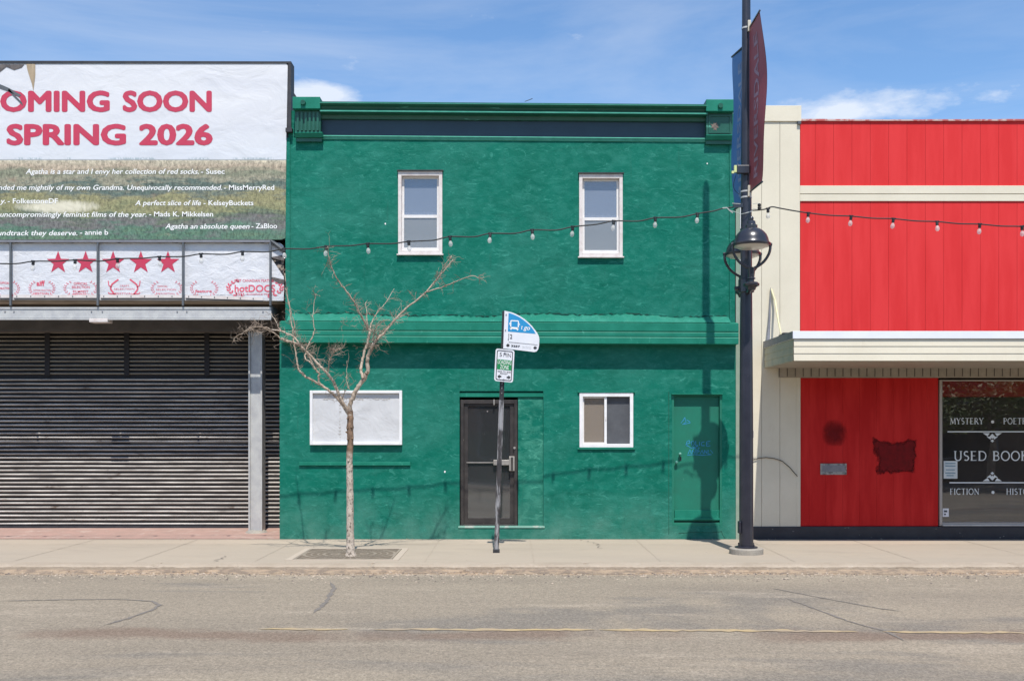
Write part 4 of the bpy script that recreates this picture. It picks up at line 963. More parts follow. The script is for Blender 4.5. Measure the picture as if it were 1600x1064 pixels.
# ================================================================ right building (red)
rb = thing('red_building', 'red and cream board-clad bookshop with a flat awning', 'building', (7, 0, 0))
RX1 = 16.0; rx0 = PX(1250.5)
def boards(x0, x1, z0, z1, pitch, y=0., gap=.006, yb=.04, off=0.):
    mb = MB(); x = x0; first = off
    while x < x1-1e-4:
        nx_ = min(x1, x+(first if first else pitch)); first = 0
        mb.box(x, nx_-gap, y, yb, z0, z1); x = nx_
    return mb
zt_ = PZ(190, 0); za, zb2 = PZ(290.5, 0), PZ(303.3, 0); zc_, zd = PZ(304.3, 0), PZ(315, 0)
boards(rx0, RX1, za, zt_, .305, off=.25, gap=.0035).build('upper_boards', M['red'], rb)
boards(rx0, RX1, PZ(522, 0), zd, .305, off=.25, gap=.0035).build('middle_boards', M['red'], rb)
MB().box(rx0-.02, RX1, .041, .3, 3.0, zt_).build('sheathing', M['red'], rb)
MB().box(rx0-.01, RX1, -.02, .04, zb2, za-.002).build('trim_board', M['cream'], rb, bevel=.003)
MB().box(rx0-.01, RX1, -.02, .04, zd+.002, zc_).build('trim_board', M['cream'], rb, bevel=.003)
b = MB(); rr = random.Random(8); x = rx0
while x < RX1:
    l = rr.uniform(.3, .9); b.box(x, x+l, -.03, .3, zt_+.001, zt_+.02+rr.uniform(0, .012)); x += l
b.build('roof_flashing', mat('faded_red_edge', (.45, .09, .08), .7, col2=(.55, .38, .34), scale=9, lo=.45, hi=.55), rb)
MB().box(PX(1150), RX1, .31, 14, -.1, 6.8).build('rear_body', M['brown_dark'], rb)
# cream pilaster
px_l = PX(1156.5)
zcap0, zcap1 = PZ(190, -.03), PZ(165.5, -.03)
b = MB()
for a, c_ in ((1156.5, 1190), (1190, 1218.5), (1218.5, 1250)): b.box(PX(a), PX(c_)-.006, -.015, .3, PZ(822), PZ(190.5, 0))
b.build('pilaster', M['cream'], rb)
MB().box(PX(1149.6), RX1*0+px_l-.004, -.012, .3, 0.0, PZ(318, 0)).build('corner_post', mat('sage_corner_trim', (.22, .29, .22), .6, col2=(.28, .33, .26), scale=5), rb)
MB().box(px_l-.006, px_l+.018, -.03, -.0155, 0.2, PZ(318, 0)).build('corner_bead', M['white_bright'], rb)
MB().box(PX(1150), PX(1252, -.03), -.04, .3, zcap0, zcap1).build('pilaster_cap', M['cream'], rb, bevel=.004)
MB().box(PX(1245), PX(1251.5, -.05), -.06, -.01, zcap0-.05, zcap0-.002).build('cap_clip', M['grey_bar'], rb)
# plinth
b = MB(); b.box(PX(1156.5), RX1, -.035, .2, -.2, PZ(822.5, -.035)); b.build('plinth', M['black_base'], rb, bevel=.01)
# lower red wall
lz0, lz1 = PZ(822, 0)+.002, PZ(590.5, 0)
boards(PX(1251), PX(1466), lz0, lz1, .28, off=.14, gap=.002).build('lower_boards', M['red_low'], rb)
MB().box(PX(1244.5), PX(1250.2), -.02, .04, lz0, PZ(587, 0)).build('jamb_trim', M['cream'], rb)
MB().box(PX(1250), RX1, .042, .06, -.1, 2.9).build('lower_sheathing', M['shut_back'], rb) if False else None
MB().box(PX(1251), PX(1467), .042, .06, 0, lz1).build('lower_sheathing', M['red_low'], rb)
# tan corbel under the awning
b = MB(); x = PX(1216); 
b.box(x, RX1, -.05, .05, PZ(590, -.05), PZ(570, -.05)); cb = b.build('corbel', M['brick_tan'], rb)
b = MB()
while x < 10: b.box(x, x+.010, -.056, -.051, PZ(588, -.05), PZ(572, -.05)); x += .132
b.build('corbel_tick', M['brown_dark'], cb)
n = NT('scuffed_patch')
q1 = n.mth('DIVIDE', n.mth('ABSOLUTE', n.mth('SUBTRACT', n.x, PX(1400))), .33); q2 = n.mth('DIVIDE', n.mth('ABSOLUTE', n.mth('SUBTRACT', n.z, PZ(713))), .27)
dd = n.mth('ADD', n.mth('MAXIMUM', q1, q2), n.mth('ADD', n.mth('MULTIPLY', n.mth('SUBTRACT', n.noise(9, det=8, ro=.75), .5), .5), n.mth('MULTIPLY', n.mth('SUBTRACT', n.noise(2.6, det=2), .5), 1.1)))
c = n.mix(n.rng(n.noise(13, det=6, ro=.75), .42, .62), (.19, .007, .009), (.11, .006, .007)); n.K(n.rng(dd, 1.0, .80), n.b.inputs['Alpha']); n.col(c); n.rough(.6); n.b.inputs['Specular IOR Level'].default_value = .15
MB().box(PX(1362), PX(1440), -.003, -.001, PZ(748), PZ(682)).build('paint_patch', n.m, rb)
n = NT('faded_smudge')
# soft smudge: darker red stain with feathered edge
dx_ = n.mth('DIVIDE', n.mth('SUBTRACT', n.x, PX(1304)), .24); dz_ = n.mth('DIVIDE', n.mth('SUBTRACT', n.z, PZ(677)), .26)
r2 = n.mth('ADD', n.mth('ADD', n.mth('MULTIPLY', dx_, dx_), n.mth('MULTIPLY', dz_, dz_)), n.mth('MULTIPLY', n.noise(7, det=6, ro=.7), .9))
n.col((.17, .007, .009)); n.K(n.rng(r2, 1.30, .45, 0, .85), n.b.inputs['Alpha']); n.rough(.6); n.b.inputs['Specular IOR Level'].default_value = .15
MB().sheet([(PX(1304+22*math.cos(k*.52)), PZ(677+26*math.sin(k*.52))) for k in range(12)], -.0025).build('smudge', n.m, rb)
ms = MB(); ms.pbox(1282, 1323, 724, 741.5, -.02, -.001); mo = ms.build('mail_slot', M['mail'], rb, bevel=.003)
MB().pbox(1285, 1320, 727, 737, -.024, -.0205).build('flap', M['galv_dull'], mo)

# ---- flat awning
AY = -1.80
aw_x0 = PX(1240.5, AY); az0, az1 = PZ(563.5, AY), PZ(529.5, AY); at = PZ(517.5, AY)
b = MB(); hh = (az1-az0)/3
for k in range(3): b.extx([(AY+.035, az0+k*hh), (AY, az0+k*hh), (AY+.008, az0+(k+1)*hh-.004), (AY+.035, az0+(k+1)*hh-.004)], aw_x0, RX1)
aw = b.build('awning', M['cream'], rb); aw['label'] = 'flat cream awning with a white top edge'
b = MB()
for k in range(3): b.add([(aw_x0-.012, AY+.002, az0+k*hh), (aw_x0-.012, -.02, az0+k*hh), (aw_x0-.004, -.02, az0+(k+1)*hh-.004), (aw_x0-.004, AY+.002, az0+(k+1)*hh-.004)], [(0, 3, 2, 1)]); b.add([(aw_x0-.012, AY+.002, az0+k*hh), (aw_x0-.012, -.02, az0+k*hh), (aw_x0-.004, -.02, az0+k*hh-.004), (aw_x0-.004, AY+.002, az0+k*hh-.004)], [(0, 1, 2, 3)])
b.build('side_boards', M['cream_dirty'], aw)
MB().box(aw_x0-.002, RX1, AY+.036, -.001, az0+.004, at-.03).build('awning_core', M['cream_dirty'], aw)
MB().box(aw_x0-.002, RX1, AY+.03, -.001, az0-.008, az0+.003).build('soffit', M['soffit'], aw)
b = MB(); b.box(aw_x0-.02, RX1, AY-.02, -.001, az1+.002, at); fo = b.build('flashing', M['flash_white'], aw, bevel=.004)
b = MB(); b.box(aw_x0-.026, aw_x0-.021, AY-.01, -.02, az1+.004, at-.002); b.build('flashing_end', M['galv_dull'], fo)
b = MB(); b.box(aw_x0+.1, RX1, AY+.05, -.02, at+.001, at+.004); b.build('roofing', mat('grey_roofing', (.20, .20, .19), .9), aw)
# bits standing on the awning
b = MB(); b.tube([P(1200, 533, -.15), P(1203, 490, -.1), P(1204, 450, -.04)], [.03, .014, .006], 8); b.build('strut', M['galv_dull'], rb)
b = MB(); b.tube([P(1205, 452, -.03), P(1211, 470, -.1), P(1217, 505, -.4), P(1221, 525, -.6)], [.022, .02, .016, .010], 6); b.build('strap', mat('pale_strap', (.62, .58, .36), .6), rb)
b = MB(); b.box(PX(1219, -.7), PX(1227, -.7), -.8, -.6, at+.005, at+.05); b.box(PX(1222, -.7), PX(1232, -.7), -.78, -.66, at+.052, at+.075)
tag(b.build('junction_box', M['black_frame']), 'small black junction box on the left end of the cream awning roof', 'box')
b = MB(); b.box(PX(1560, -.5), PX(1575, -.5), -.55, -.4, at+.005, at+.035); b.tube([(PX(1550, -.5), -.48, at+.01), (PX(1566, -.5), -.48, at+.03), (PX(1582, -.5), -.46, at+.012)], .012, 6)
tag(b.build('cable_clamp', M['black_frame']), 'small dark clamp and cable on the awning roof below the red boards', 'clamp')

# ---- bookshop window
wx0, wx1 = PX(1467.5), 13.0; wz0, wz1 = PZ(821), PZ(593.5)
b = MB(); frame(b, wx0, wx1, wz0, wz1, .045, -.02, .08, .02, .055); so = b.build('shop_window', mat('grey_beige_frame', (.42, .38, .34), .5, .1, col2=(.36, .33, .30), scale=8), rb, bevel=.003)
MB().box(wx0+.04, wx1, -.05, -.021, wz0-.002, wz0+.022).build('sill', M['galv'], so)
MB().box(wx0+.045, wx1-.045, .03, .036, wz0+.055, wz1-.02).build('pane', M['glass_shop'], so)
b = MB(); n_ = 60
MB().box(wx0+.04, wx1, .10, .13, PZ(620, .1), wz1).build('valance', mat('red_valance', (.50, .03, .03), .8), so)
MB().box(wx0-.2, wx1, 2.2, 2.22, -.1, 3.0).build('back_wall', M['dark'], so)
MB().box(wx0-.2, wx1, .15, 2.2, -.02, .0).build('floor', M['brown_dark'], so)
MB().box(wx0-.22, wx0-.2, .10, 2.2, -.1, 3.0).build('side_wall', M['dark'], so)
MB().box(wx0-.2, wx1, .1, 2.2, 2.85, 2.87).build('ceiling', M['dark'], so)
# bookshelves inside
rr = random.Random(21)
for i, (a, c_, yy) in enumerate(((7.75, 8.5, 1.6), (8.75, 9.4, 1.8))):
    sh = thing('bookshelf', ('dark bookshelf nearest the left edge, dimly seen inside the shop window' if i == 0 else 'second dark bookshelf, dimly seen inside the shop window'), 'bookshelf', (a, yy, 0), 'bookshelves inside the shop')
    f_ = MB(); frame(f_, a, c_, .0, 2.0, .03, yy, yy+.25)
    for k in range(1, 5): f_.box(a+.03, c_-.03, yy+.01, yy+.25, .4*k, .4*k+.02)
    f_.build('case', mat('dark_wood', (.05, .04, .03), .7), sh)
    for k in range(5):
        x = a+.04; bk = MB()
        while x < c_-.07:
            t = rr.uniform(.02, .045); bk.box(x, x+t, yy+.04, yy+.2, .4*k+.022 if k else .031, .4*k+.022+rr.uniform(.2, .3)); x += t+.003
        bk.build('book_row', mat('books%d' % k, random.Random(k).choice([(.2, .06, .05), (.06, .1, .18), (.22, .19, .12)]), .7), sh)
gy = .028
b = MB(); roman(b, 'MYSTERY', 1484.5, 662.5, 9.4, gy, .96); roman(b, 'POETRY', 1567.5, 662.5, 9.4, gy, .96)
roman(b, 'FICTION', 1484, 772.5, 9.4, gy, .96); roman(b, 'HISTORY', 1572, 772.5, 9.4, gy, .96); roman(b, 'USED BOOKS', 1490, 719.5, 14.8, gy, 1.10); b.build('lettering', M['letter'], so)
b = MB()
for px, py in ((1551, 659), (1551.5, 769)):
    c_ = P(px, py, gy); b.sheet([(c_.x+.026*math.cos(k*math.pi/6), c_.z+.026*math.sin(k*math.pi/6)) for k in range(12)], gy)
b.build('dot', M['letter'], so)
b = MB(); b.pbox(1480.5, 1700, 673.5, 675.2, gy-.001, gy+.001); b.pbox(1483.5, 1700, 753, 754.8, gy-.001, gy+.001); b.build('rule', M['letter'], so)
b = MB()
for sg, yb in ((1, 676.5), (-1, 751.5)):
    for (u0, u1, v0, v1) in ((-15, -4, 0, 5), (4, 15, 0, 5), (-9, -1, 5.5, 10), (1, 9, 5.5, 10)):
        s_ = -1 if u0 < 0 else 1
        pts = [(u0, v0), (u1, v0), ((u0+u1)/2+s_*-2, v1)]
        b.sheet([(PX(1550.5+p, gy), PZ(yb+sg*q, gy)) for p, q in pts], gy)
    b.sheet([(PX(1550.5+p, gy), PZ(yb+sg*q, gy)) for p, q in ((0, 1), (4, 5), (0, 9), (-4, 5))], gy-.0003)
    b.sheet([(PX(1550.5+p, gy), PZ(yb+sg*q, gy)) for p, q in ((0, 10), (3, 12), (0, 14.5), (-3, 12))], gy-.0003)
b.build('ornament', M['letter'], so)
nt_ = thing('paper_notice', 'pale blue paper notice taped inside the bookshop window', 'notice', P(1485, 748, .026))
MB().pbox(1474.5, 1496, 720, 747.5, gy-.002, gy).build('sheet', M['paper'], nt_)
b = MB()
for k, (a, c_, d) in enumerate(((1477, 1493, 723), (1477, 1493, 727), (1478, 1492, 733), (1477, 1493, 738), (1479, 1490, 742))): b.pbox(a, c_, d, d+1.6, gy-.0035, gy-.0022)
b.build('print', mat('faint_blue_print', (.16, .27, .34), .7), nt_)
st = thing('sticker', 'small white sticker low in the corner of the bookshop window', 'sticker', P(1478, 807, .026))
MB().pbox(1473, 1482.5, 794, 807, gy-.002, gy).build('face', M['sign_white'], st)
b = MB(); b.pbox(1475, 1480, 797, 800, gy-.0035, gy-.0022); b.pbox(1475, 1478, 802, 804.5, gy-.0035, gy-.0022); b.build('print', M['screen_grey'], st)
# wire hanging on the pilaster
b = MB(); pts = [(1177, 718), (1186, 715.5), (1197, 714.5), (1210, 716), (1222, 720), (1234, 730), (1246, 744)]
b.tube([P(px, py, -.04) for px, py in pts], .007, 6); tag(b.build('loose_wire', M['brown_dark']), 'thin dark wire arching across the cream pilaster beside the lamp post', 'wire')
# ================================================================ street tree and grate
TY = -2.30
n = NT('pale_flecked_bark')
c = n.mix(n.rng(n.noise(9, (1.4, 1.4, .6), 6, .7), .35, .65), (.56, .49, .41), (.44, .37, .30))
c = n.mix(n.rng(n.noise(26, (1, 1, .7), 5, .75), .53, .60, 0, .9), c, (.11, .085, .065))
brown = n.rng(n.mth('ADD', n.z, n.mth('MULTIPLY', n.mth('SUBTRACT', n.noise(14, det=5), .5), .5)), 1.36, 1.52)
c = n.mix(brown, c, n.mix(n.rng(n.noise(22, (1, 1, .5), 5, .7), .4, .6), (.27, .17, .105), (.13, .085, .055)))
n.col(c); n.rough(.8); n.bump(n.mth('ADD', n.noise(30, (1, 1, .5), 6, .7), n.noise(7, det=4)), .014); M['bark'] = n.m
M['limb'] = mat('brown_bark', (.30, .225, .16), .8, col2=(.50, .42, .33), scale=7, stretch=(1, 1, 1), bump=.004, bscale=30, col3=(.10, .07, .05), s3=18, lo3=.58, hi3=.64)
M['twig'] = mat('twig_bark', (.34, .27, .205), .8, col2=(.24, .175, .135), scale=5)
tr = thing('street_tree', 'small leafless tree with pale flecked trunk growing through a square pavement grate', 'tree', P(548, 866.5, TY))
base = P(548, 866.5, TY)
rr = random.Random(17)
def sm(pts, k=4):            # Catmull-Rom through the points
    out_ = []; n_ = len(pts)
    for i in range(n_-1):
        p0 = pts[max(0, i-1)]; p1 = pts[i]; p2 = pts[i+1]; p3 = pts[min(n_-1, i+2)]
        for j in range(k):
            t = j/k; out_.append(.5*((2*p1)+(p2-p0)*t+(2*p0-5*p1+4*p2-p3)*t*t+(3*p1-p0-3*p2+p3)*t**3))
    out_.append(pts[-1]); return out_
tp = [(548,871),(548,864),(547.5,845),(547,815),(547,780),(546.5,745),(546,715),(547.5,690),(547,668),(547.5,650),(547,640)]
tw = [13, 8.2, 6.6, 6.1, 5.9, 5.6, 5.3, 5.1, 5.6, 5.0, 4.2]
pts = sm([P(a, c_, TY) for a, c_ in tp], 5); rad = []
for i in range(len(pts)):
    u = i/5; k = min(int(u), len(tw)-2); rad.append((tw[k]*(1-(u-k))+tw[k+1]*(u-k))/108.4*.93)
for i in range(len(rad)):
    rad[i] *= 1+.05*math.sin(i*1.9)+(.10 if pts[i].z > 1.45 and i % 4 == 0 else 0)
b = MB(); b.tube(pts, rad, 16)
for k in range(0):
    a = k*.7; p0 = Vector((base.x+.06*math.cos(a), TY+.06*math.sin(a), .07)); b.tube([p0, p0+Vector((.06*math.cos(a), .06*math.sin(a), -.05)), p0+Vector((.13*math.cos(a), .13*math.sin(a), -.085))], [.03, .02, .008], 6)
for k in range(7):
    z = rr.uniform(1.35, 2.0); a = rr.uniform(3.4, 6.0); q = Vector((base.x-.01+.045*math.cos(a), TY+.045*math.sin(a), z)); b.tube([q, q+Vector((.02*math.cos(a), .02*math.sin(a), .008))], [.016, .010], 8)
b.build('trunk', M['bark'], tr, smooth=True)
limbs = {
 'A': ([(547,650),(547,636),(551,622),(555.6,611.6),(562,601),(568,593),(573,584),(575,577),(574,565),(576,555),(580,546),(584,536)], 4.2, 3.0, 0, -.15),
 'A1': ([(584,536),(592,527),(600,520),(617,500),(634,482),(664,458),(680,440),(694,423),(708,406)], 2.5, .7, -.15, .25),
 'A1b': ([(664,458),(676,453),(693,448),(715,439),(737,431),(748,435),(756,433)], 1.3, .5, .12, -.3),
 'A1c': ([(672,449),(686,431),(697,412),(706,400)], 1.2, .4, .14, .0),
 'A2': ([(568,591),(565,582),(564,574),(567,560),(570,546),(575,534),(578,519)], 2.6, 2.1, -.1, .2),
 'A2b': ([(578,519),(571,505),(564,493),(558,481),(553,472),(543,457),(532,443),(524,430),(518,417),(514,402),(512,385)], 2.0, .6, .2, -.35),
 'A3': ([(578,519),(579,508),(584,498),(590,488),(600,477),(609,463),(616,451)], 1.2, .4, .2, .55),
 'A4': ([(574,515),(573.5,502),(573,490),(571.5,472)], 1.2, .4, .2, .4),
 'A5': ([(584,536),(592,524),(603,512),(620,498),(638,489)], 1.3, .4, -.1, -.4),
 'A6': ([(584,536),(583,524),(589,510),(600,500)], 1.2, .4, -.1, -.4),
 'B': ([(547,648),(542,638),(534,627),(530,618),(526.5,610),(524,603),(521,596.5),(516,589),(511,583),(503,575),(496,568),(489,560),(483,553),(475,546),(468,540),(460,536),(451,533),(440,528)], 3.1, 1.5, 0, -.35),
 'B1': ([(451,534.5),(438,530),(429,520.6),(422,517.6),(409,510),(396,499)], 1.4, .4, -.35, -.6),
 'B1b': ([(468,539),(460,527),(449,521),(438,517),(426,515),(412.6,512),(402,511),(390,513),(379,520),(370,525),(364.5,530)], 1.6, .5, -.3, -.15),
 'B1c': ([(452,524),(437,514),(430,500),(424,490)], 1.0, .4, -.3, .1),
 'B2': ([(545,648),(538,637),(530,625),(515,611.6),(502,602),(493,597),(485,593),(476,587),(470,581.5),(466,575),(464.4,566.5),(462.5,556),(461.6,546),(459,533),(457,514),(454,495),(452,477),(448,454),(445,427)], 2.7, .6, .02, .55),
 'B3': ([(503,603),(497,594),(498,585),(493,577),(489,570),(486,562),(481,555),(475,546),(468,538),(464,532),(461.5,522),(460.7,514),(459,503),(455,488),(450,470),(446,450)], 1.9, .6, .15, -.1),
 'B4': ([(489,571),(485,566),(478,562),(476.6,556),(477.6,549.5),(484,535),(490.5,519.5),(490.3,508),(489,495),(490,477),(492,468),(494,459)], 1.6, .4, -.1, .3),
 'B5': ([(534,625),(537,617),(540,610),(545,604),(550,600),(556,594)], .8, .3, 0, -.3),
 'B6': ([(546,608),(543,600),(541.5,590),(541.5,580),(542.4,563)], .9, .3, .05, .2),
 'B7': ([(512,584),(513,574),(514,565),(518,556),(523,549.5),(530,545),(535,538)], 1.3, .5, -.05, -.45),
}
tips = []
for nm, (pl, w0, w1, d0, d1) in limbs.items():
    m_ = len(pl); pts = sm([P(a, c_, TY+d0+(d1-d0)*i/(m_-1)) for i, (a, c_) in enumerate(pl)], 4); q = len(pts)
    pts = [p + (Vector((rr.gauss(0, .004), rr.gauss(0, .006), rr.gauss(0, .004))) if 0 < i < q-1 else Vector()) for i, p in enumerate(pts)]
    rad = [((w0+(w1-w0)*i/(q-1)))/108.*.86*(.93+.14*rr.random()) for i in range(q)]
    MB().tube(pts, rad, 9 if w0 > 2 else 6).build('limb', M['limb'], tr, smooth=True)
    if nm not in ('A',): tips.append((nm, pts, rad))
b = MB(); cnt = 0
def twig(p, d, l, r, depth):
    global cnt
    pts = [p]; q = p
    for k in range(3):
        d = (d + Vector((rr.gauss(0, .30), rr.gauss(0, .30), rr.gauss(0, .25)))).normalized(); q = q + d*l/3; pts.append(q)
    b.tube(pts, [r, r*.85, r*.7, r*.4], 3, cap=False); cnt += 1
    if depth > 0:
        for _ in range(rr.choice((1, 2, 2, 3))):
            s_ = rr.choice(pts[1:]); d2 = (d + Vector((rr.gauss(0, .8), rr.gauss(0, .8), rr.gauss(0, .6)))).normalized(); twig(s_, d2, l*.62, r*.7, depth-1)
dens = {'A1': 60, 'A2b': 60, 'B': 36, 'B1': 14, 'B1b': 40, 'B2': 44, 'B3': 34, 'B4': 26, 'B7': 26, 'A5': 22, 'A6': 18, 'A3': 20, 'A4': 14, 'A2': 18, 'A1b': 22, 'A1c': 26, 'B6': 9, 'B5': 4, 'B1c': 8}
for nm, pts, rad in tips:
    for _ in range(dens.get(nm, 6)):
        i = rr.randrange(1, len(pts)-1); t = (pts[i+1]-pts[i-1]).normalized()
        d = (t*.5 + Vector((rr.gauss(0, .7), rr.gauss(0, .7), rr.gauss(.15, .6)))).normalized()
        twig(pts[i], d, rr.uniform(.05, .20), rr.uniform(.0026, .0042), rr.choice((0, 1, 1, 2)))
# dense knots of fine twigs
for (cx, cy_, dy, k_, sp_) in ((470, 538, -.3, 34, 9), (522, 548, -.4, 36, 8), (582, 540, -.15, 36, 9), (575, 516, .1, 26, 10), (545, 503, -.1, 16, 12), (400, 512, -.3, 22, 14), (488, 556, -.15, 22, 9), (625, 470, .1, 12, 26), (515, 412, -.3, 8, 6)):
    for _ in range(k_):
        p = P(cx+rr.gauss(0, sp_*.6), cy_+rr.gauss(0, sp_*.5), TY+dy+rr.gauss(0, .08)); d = Vector((rr.gauss(0, 1), rr.gauss(0, 1), rr.gauss(.3, .7))).normalized()
        twig(p, d, rr.uniform(.05, .15), .0024, 1)
tw_o = b.build('twigs', M['twig'], tr); tw_o['kind'] = 'stuff'

# grate
gx0, gx1, gy0, gy1 = -3.06, -1.68, -2.74, -1.46; gc = Vector(((gx0+gx1)/2, (gy0+gy1)/2, 0))
tg = thing('tree_grate', 'square cast metal tree grate set in the pavement round the bare tree', 'tree grate', gc)
M['grate'] = mat('rusty_grate', (.27, .225, .175), .75, .2, col2=(.34, .29, .23), scale=8, fine=.15)
MB().box(gx0+.02, gx1-.02, gy0+.02, gy1-.02, -.02, .003).build('soil', mat('grate_soil', (.16, .125, .09), .95, col2=(.24, .19, .14), scale=12), tg)
b = MB(); 
for (a, c_, d, e) in ((gx0, gx1, gy0, gy0+.03), (gx0, gx1, gy1-.03, gy1), (gx0, gx0+.03, gy0+.03, gy1-.03), (gx1-.03, gx1, gy0+.03, gy1-.03)): b.box(a, c_, d, e, .0, .010)
b.build('rim', M['grate'], tg)
b = MB()
for r in (.14, .24, .33, .42, .51, .60):
    m_ = 48
    for k in range(m_):
        a0, a1 = 2*math.pi*k/m_, 2*math.pi*(k+1)/m_; i_, o_ = r, r+(.045 if r in (.33, .60) else .025)
        b.quad(*[(gc.x+ra*math.cos(an)*1.06, gc.y+ra*math.sin(an)*.98, .008) for ra, an in ((i_, a0), (o_, a0), (o_, a1), (i_, a1))])
for k in range(40):
    a = 2*math.pi*k/40; ca, sa = math.cos(a), math.sin(a); wv = .008; r1 = .62
    b.quad(*[(gc.x+(r_*ca-s_*sa)*1.06, gc.y+(r_*sa+s_*ca)*.98, .0065) for r_, s_ in ((.14, -wv), (r1, -wv), (r1, wv), (.14, wv))])
for sx in (-1, 1):
    for sy in (-1, 1):
        for k in range(5):
            u = .66-.05*k; b.quad((gc.x+sx*.66, gc.y+sy*(.62-.0-k*.055), .006), (gc.x+sx*.66, gc.y+sy*(.60-k*.055), .006), (gc.x+sx*(.45+.04*k), gc.y+sy*(.60-k*.055), .006), (gc.x+sx*(.45+.04*k), gc.y+sy*(.62-k*.055), .006))
b.build('ring', M['grate'], tg)
b = MB(); 
for (a, c_, d, e) in ((gx0-.10, gx1+.10, gy0-.10, gy0-.012), (gx0-.10, gx1+.10, gy1+.012, gy1+.10), (gx0-.10, gx0-.012, gy0-.01, gy1+.01), (gx1+.012, gx1+.10, gy0-.01, gy1+.01)): b.box(a, c_, d, e, -.01, .007)
b.build('kerb_frame', mat('pale_concrete_edge', (.43, .365, .29), .9, fine=.08), tg)

# ================================================================ leaning sign post
SY = -1.90
pb, ptp = P(775.5, 863.5, SY), P(788.3, 486, SY-.0)
sp_ = thing('sign_post', 'leaning dark post with peeling grey paint standing before the brown glass door', 'sign post', (pb.x, SY, 0))
pb = Vector((pb.x, SY, -.01)); dvec = (ptp-pb)
def along(t): return pb + dvec*t
def upost(mb, t0, t1, wd, yo=0.0):
    a, c_ = along(t0), along(t1); h = wd/2; prof = [(-h, 0), (-h*.62, -.0), (-h*.5, -.022), (h*.5, -.022), (h*.62, 0), (h, 0), (h, .005), (h*.55, .005), (h*.42, -.016), (-h*.42, -.016), (-h*.55, .005), (-h, .005)]
    n_ = len(prof); vs_ = [(a.x+u, a.y+v+yo, a.z) for u, v in prof]+[(c_.x+u, c_.y+v+yo, c_.z) for u, v in prof]
    mb.add(vs_, [(i, (i+1) % n_, (i+1) % n_+n_, i+n_) for i in range(n_)] + [tuple(range(n_-1, -1, -1)), tuple(range(n_, 2*n_))])
b = MB(); upost(b, 0, .635, .072); b.build('post', M['post'], sp_)
b = MB(); upost(b, .634, 1.0, .068, -.004); b.build('upper_post', M['post_dark'], sp_)
b = MB(); b.box(pb.x-.05, pb.x+.05, SY-.035, SY+.03, -.02, .055); b.build('post_stub', M['post_dark'], sp_, bevel=.01)
b = MB()
for t in (.66, .68, .70, .985, .86): c_ = along(t); b.tube([c_+Vector((0, -.028, 0)), c_+Vector((0, -.036, 0))], .008, 8)
b.build('bolt', M['alum'], sp_)

def affine(pO, pU, pV, y):
    O, U, V = P(*pO, y), P(*pU, y), P(*pV, y)
    return O, U-O, V-O
# bus stop plate
bs = thing('bus_stop_sign', 'blue and white quarter-round bus stop sign bolted to the top of the leaning post', 'sign', P(815, 520, SY-.05))
yb_ = SY-.05
OUT = [(788.3,485.5),(799.5,488),(806,490.6),(812.6,494),(819.5,498.6),(826,504),(831.5,509.6),(836,515.5),(839.6,520.5),(842,525.5),(842.8,530),(842.3,540),(841,545.5),(838.5,549),(835,550),(786.3,544.3)]
b = MB(); b.prism([(PX(a, yb_), PZ(c_, yb_)) for a, c_ in OUT], yb_, yb_+.004); b.build('plate', M['sign_white'], bs)
b = MB(); b.sheet([(PX(a, yb_), PZ(c_, yb_)) for a, c_ in [(794.6,488.9),(799.2,490.2),(805.6,492.8),(812,496),(818.5,500.4),(825,505.8),(830.3,511.3),(834.6,517),(837,521.6),(793.5,518)]], yb_-.002); b.build('blue_panel', M['sign_blue'], bs)
b = MB(); yy = yb_-.004
def q4(mb, pl): mb.sheet([(PX(a, yy), PZ(c_, yy)) for a, c_ in pl], yy)
# bus pictogram: outline body, windscreen left blue, bumper, wheels
q4(b, [(797.6,501),(799.1,500.2),(798.6,512.5),(796.9,512.3)]); q4(b, [(809.4,500.8),(810.8,502),(810.6,513.9),(808.9,513.6)])
q4(b, [(799.1,500.2),(809.4,500.8),(809.4,502.4),(799.1,501.8)]); q4(b, [(797,510.6),(810.4,511.8),(810.4,514.8),(796.4,513.4)])
q4(b, [(797.4,513.6),(799.4,513.8),(799.4,515.3),(797.4,515.1)]); q4(b, [(807.4,514.6),(809.4,514.8),(809.4,516.3),(807.4,516.1)])
q4(b, [(796,504),(796.9,504),(796.9,507.5),(796,507.5)]); q4(b, [(811.4,505),(812.2,505),(812.2,508.5),(811.4,508.5)])
O, e1, e2 = affine((814.2, 514.4), (818, 514.8), (814.7, 507.6), yy); put_text(b, 't', O, e1*.62, e2, bold=.01, shear=.25)
O, e1, e2 = affine((818, 514.8), (828, 515.9), (818.5, 508), yy); put_text(b, 'go', O, e1, e2, bold=.01, shear=.25)
b.build('white_print', M['print_white'], bs)
b = MB()
O, e1, e2 = affine((796.9, 529), (800.3, 529.2), (797.1, 522.4), yy); put_text(b, '2', O, e1, e2, bold=.01)
O, e1, e2 = affine((795.2, 531.6), (795.8, 521), (793, 531.4), yy); put_text(b, 'Route', O, e1, e2*.85, bold=.005)
O, e1, e2 = affine((798.6, 541.6), (812.5, 542.8), (798.8, 538.8), yy); put_text(b, '3257', O, e1, e2, bold=.03)
q4(b, [(794.8,534.2),(839.8,538.6),(839.8,539.1),(794.8,534.7)])
def arrow(mb, cx, cy_, s_): q4(mb, [(cx-s_, cy_), (cx-s_*.1, cy_-s_), (cx-s_*.1, cy_-s_*.35), (cx+s_*.1, cy_-s_*.35), (cx+s_*.1, cy_-s_), (cx+s_, cy_), (cx+s_*.1, cy_+s_), (cx+s_*.1, cy_+s_*.35), (cx-s_*.1, cy_+s_*.35), (cx-s_*.1, cy_+s_)])
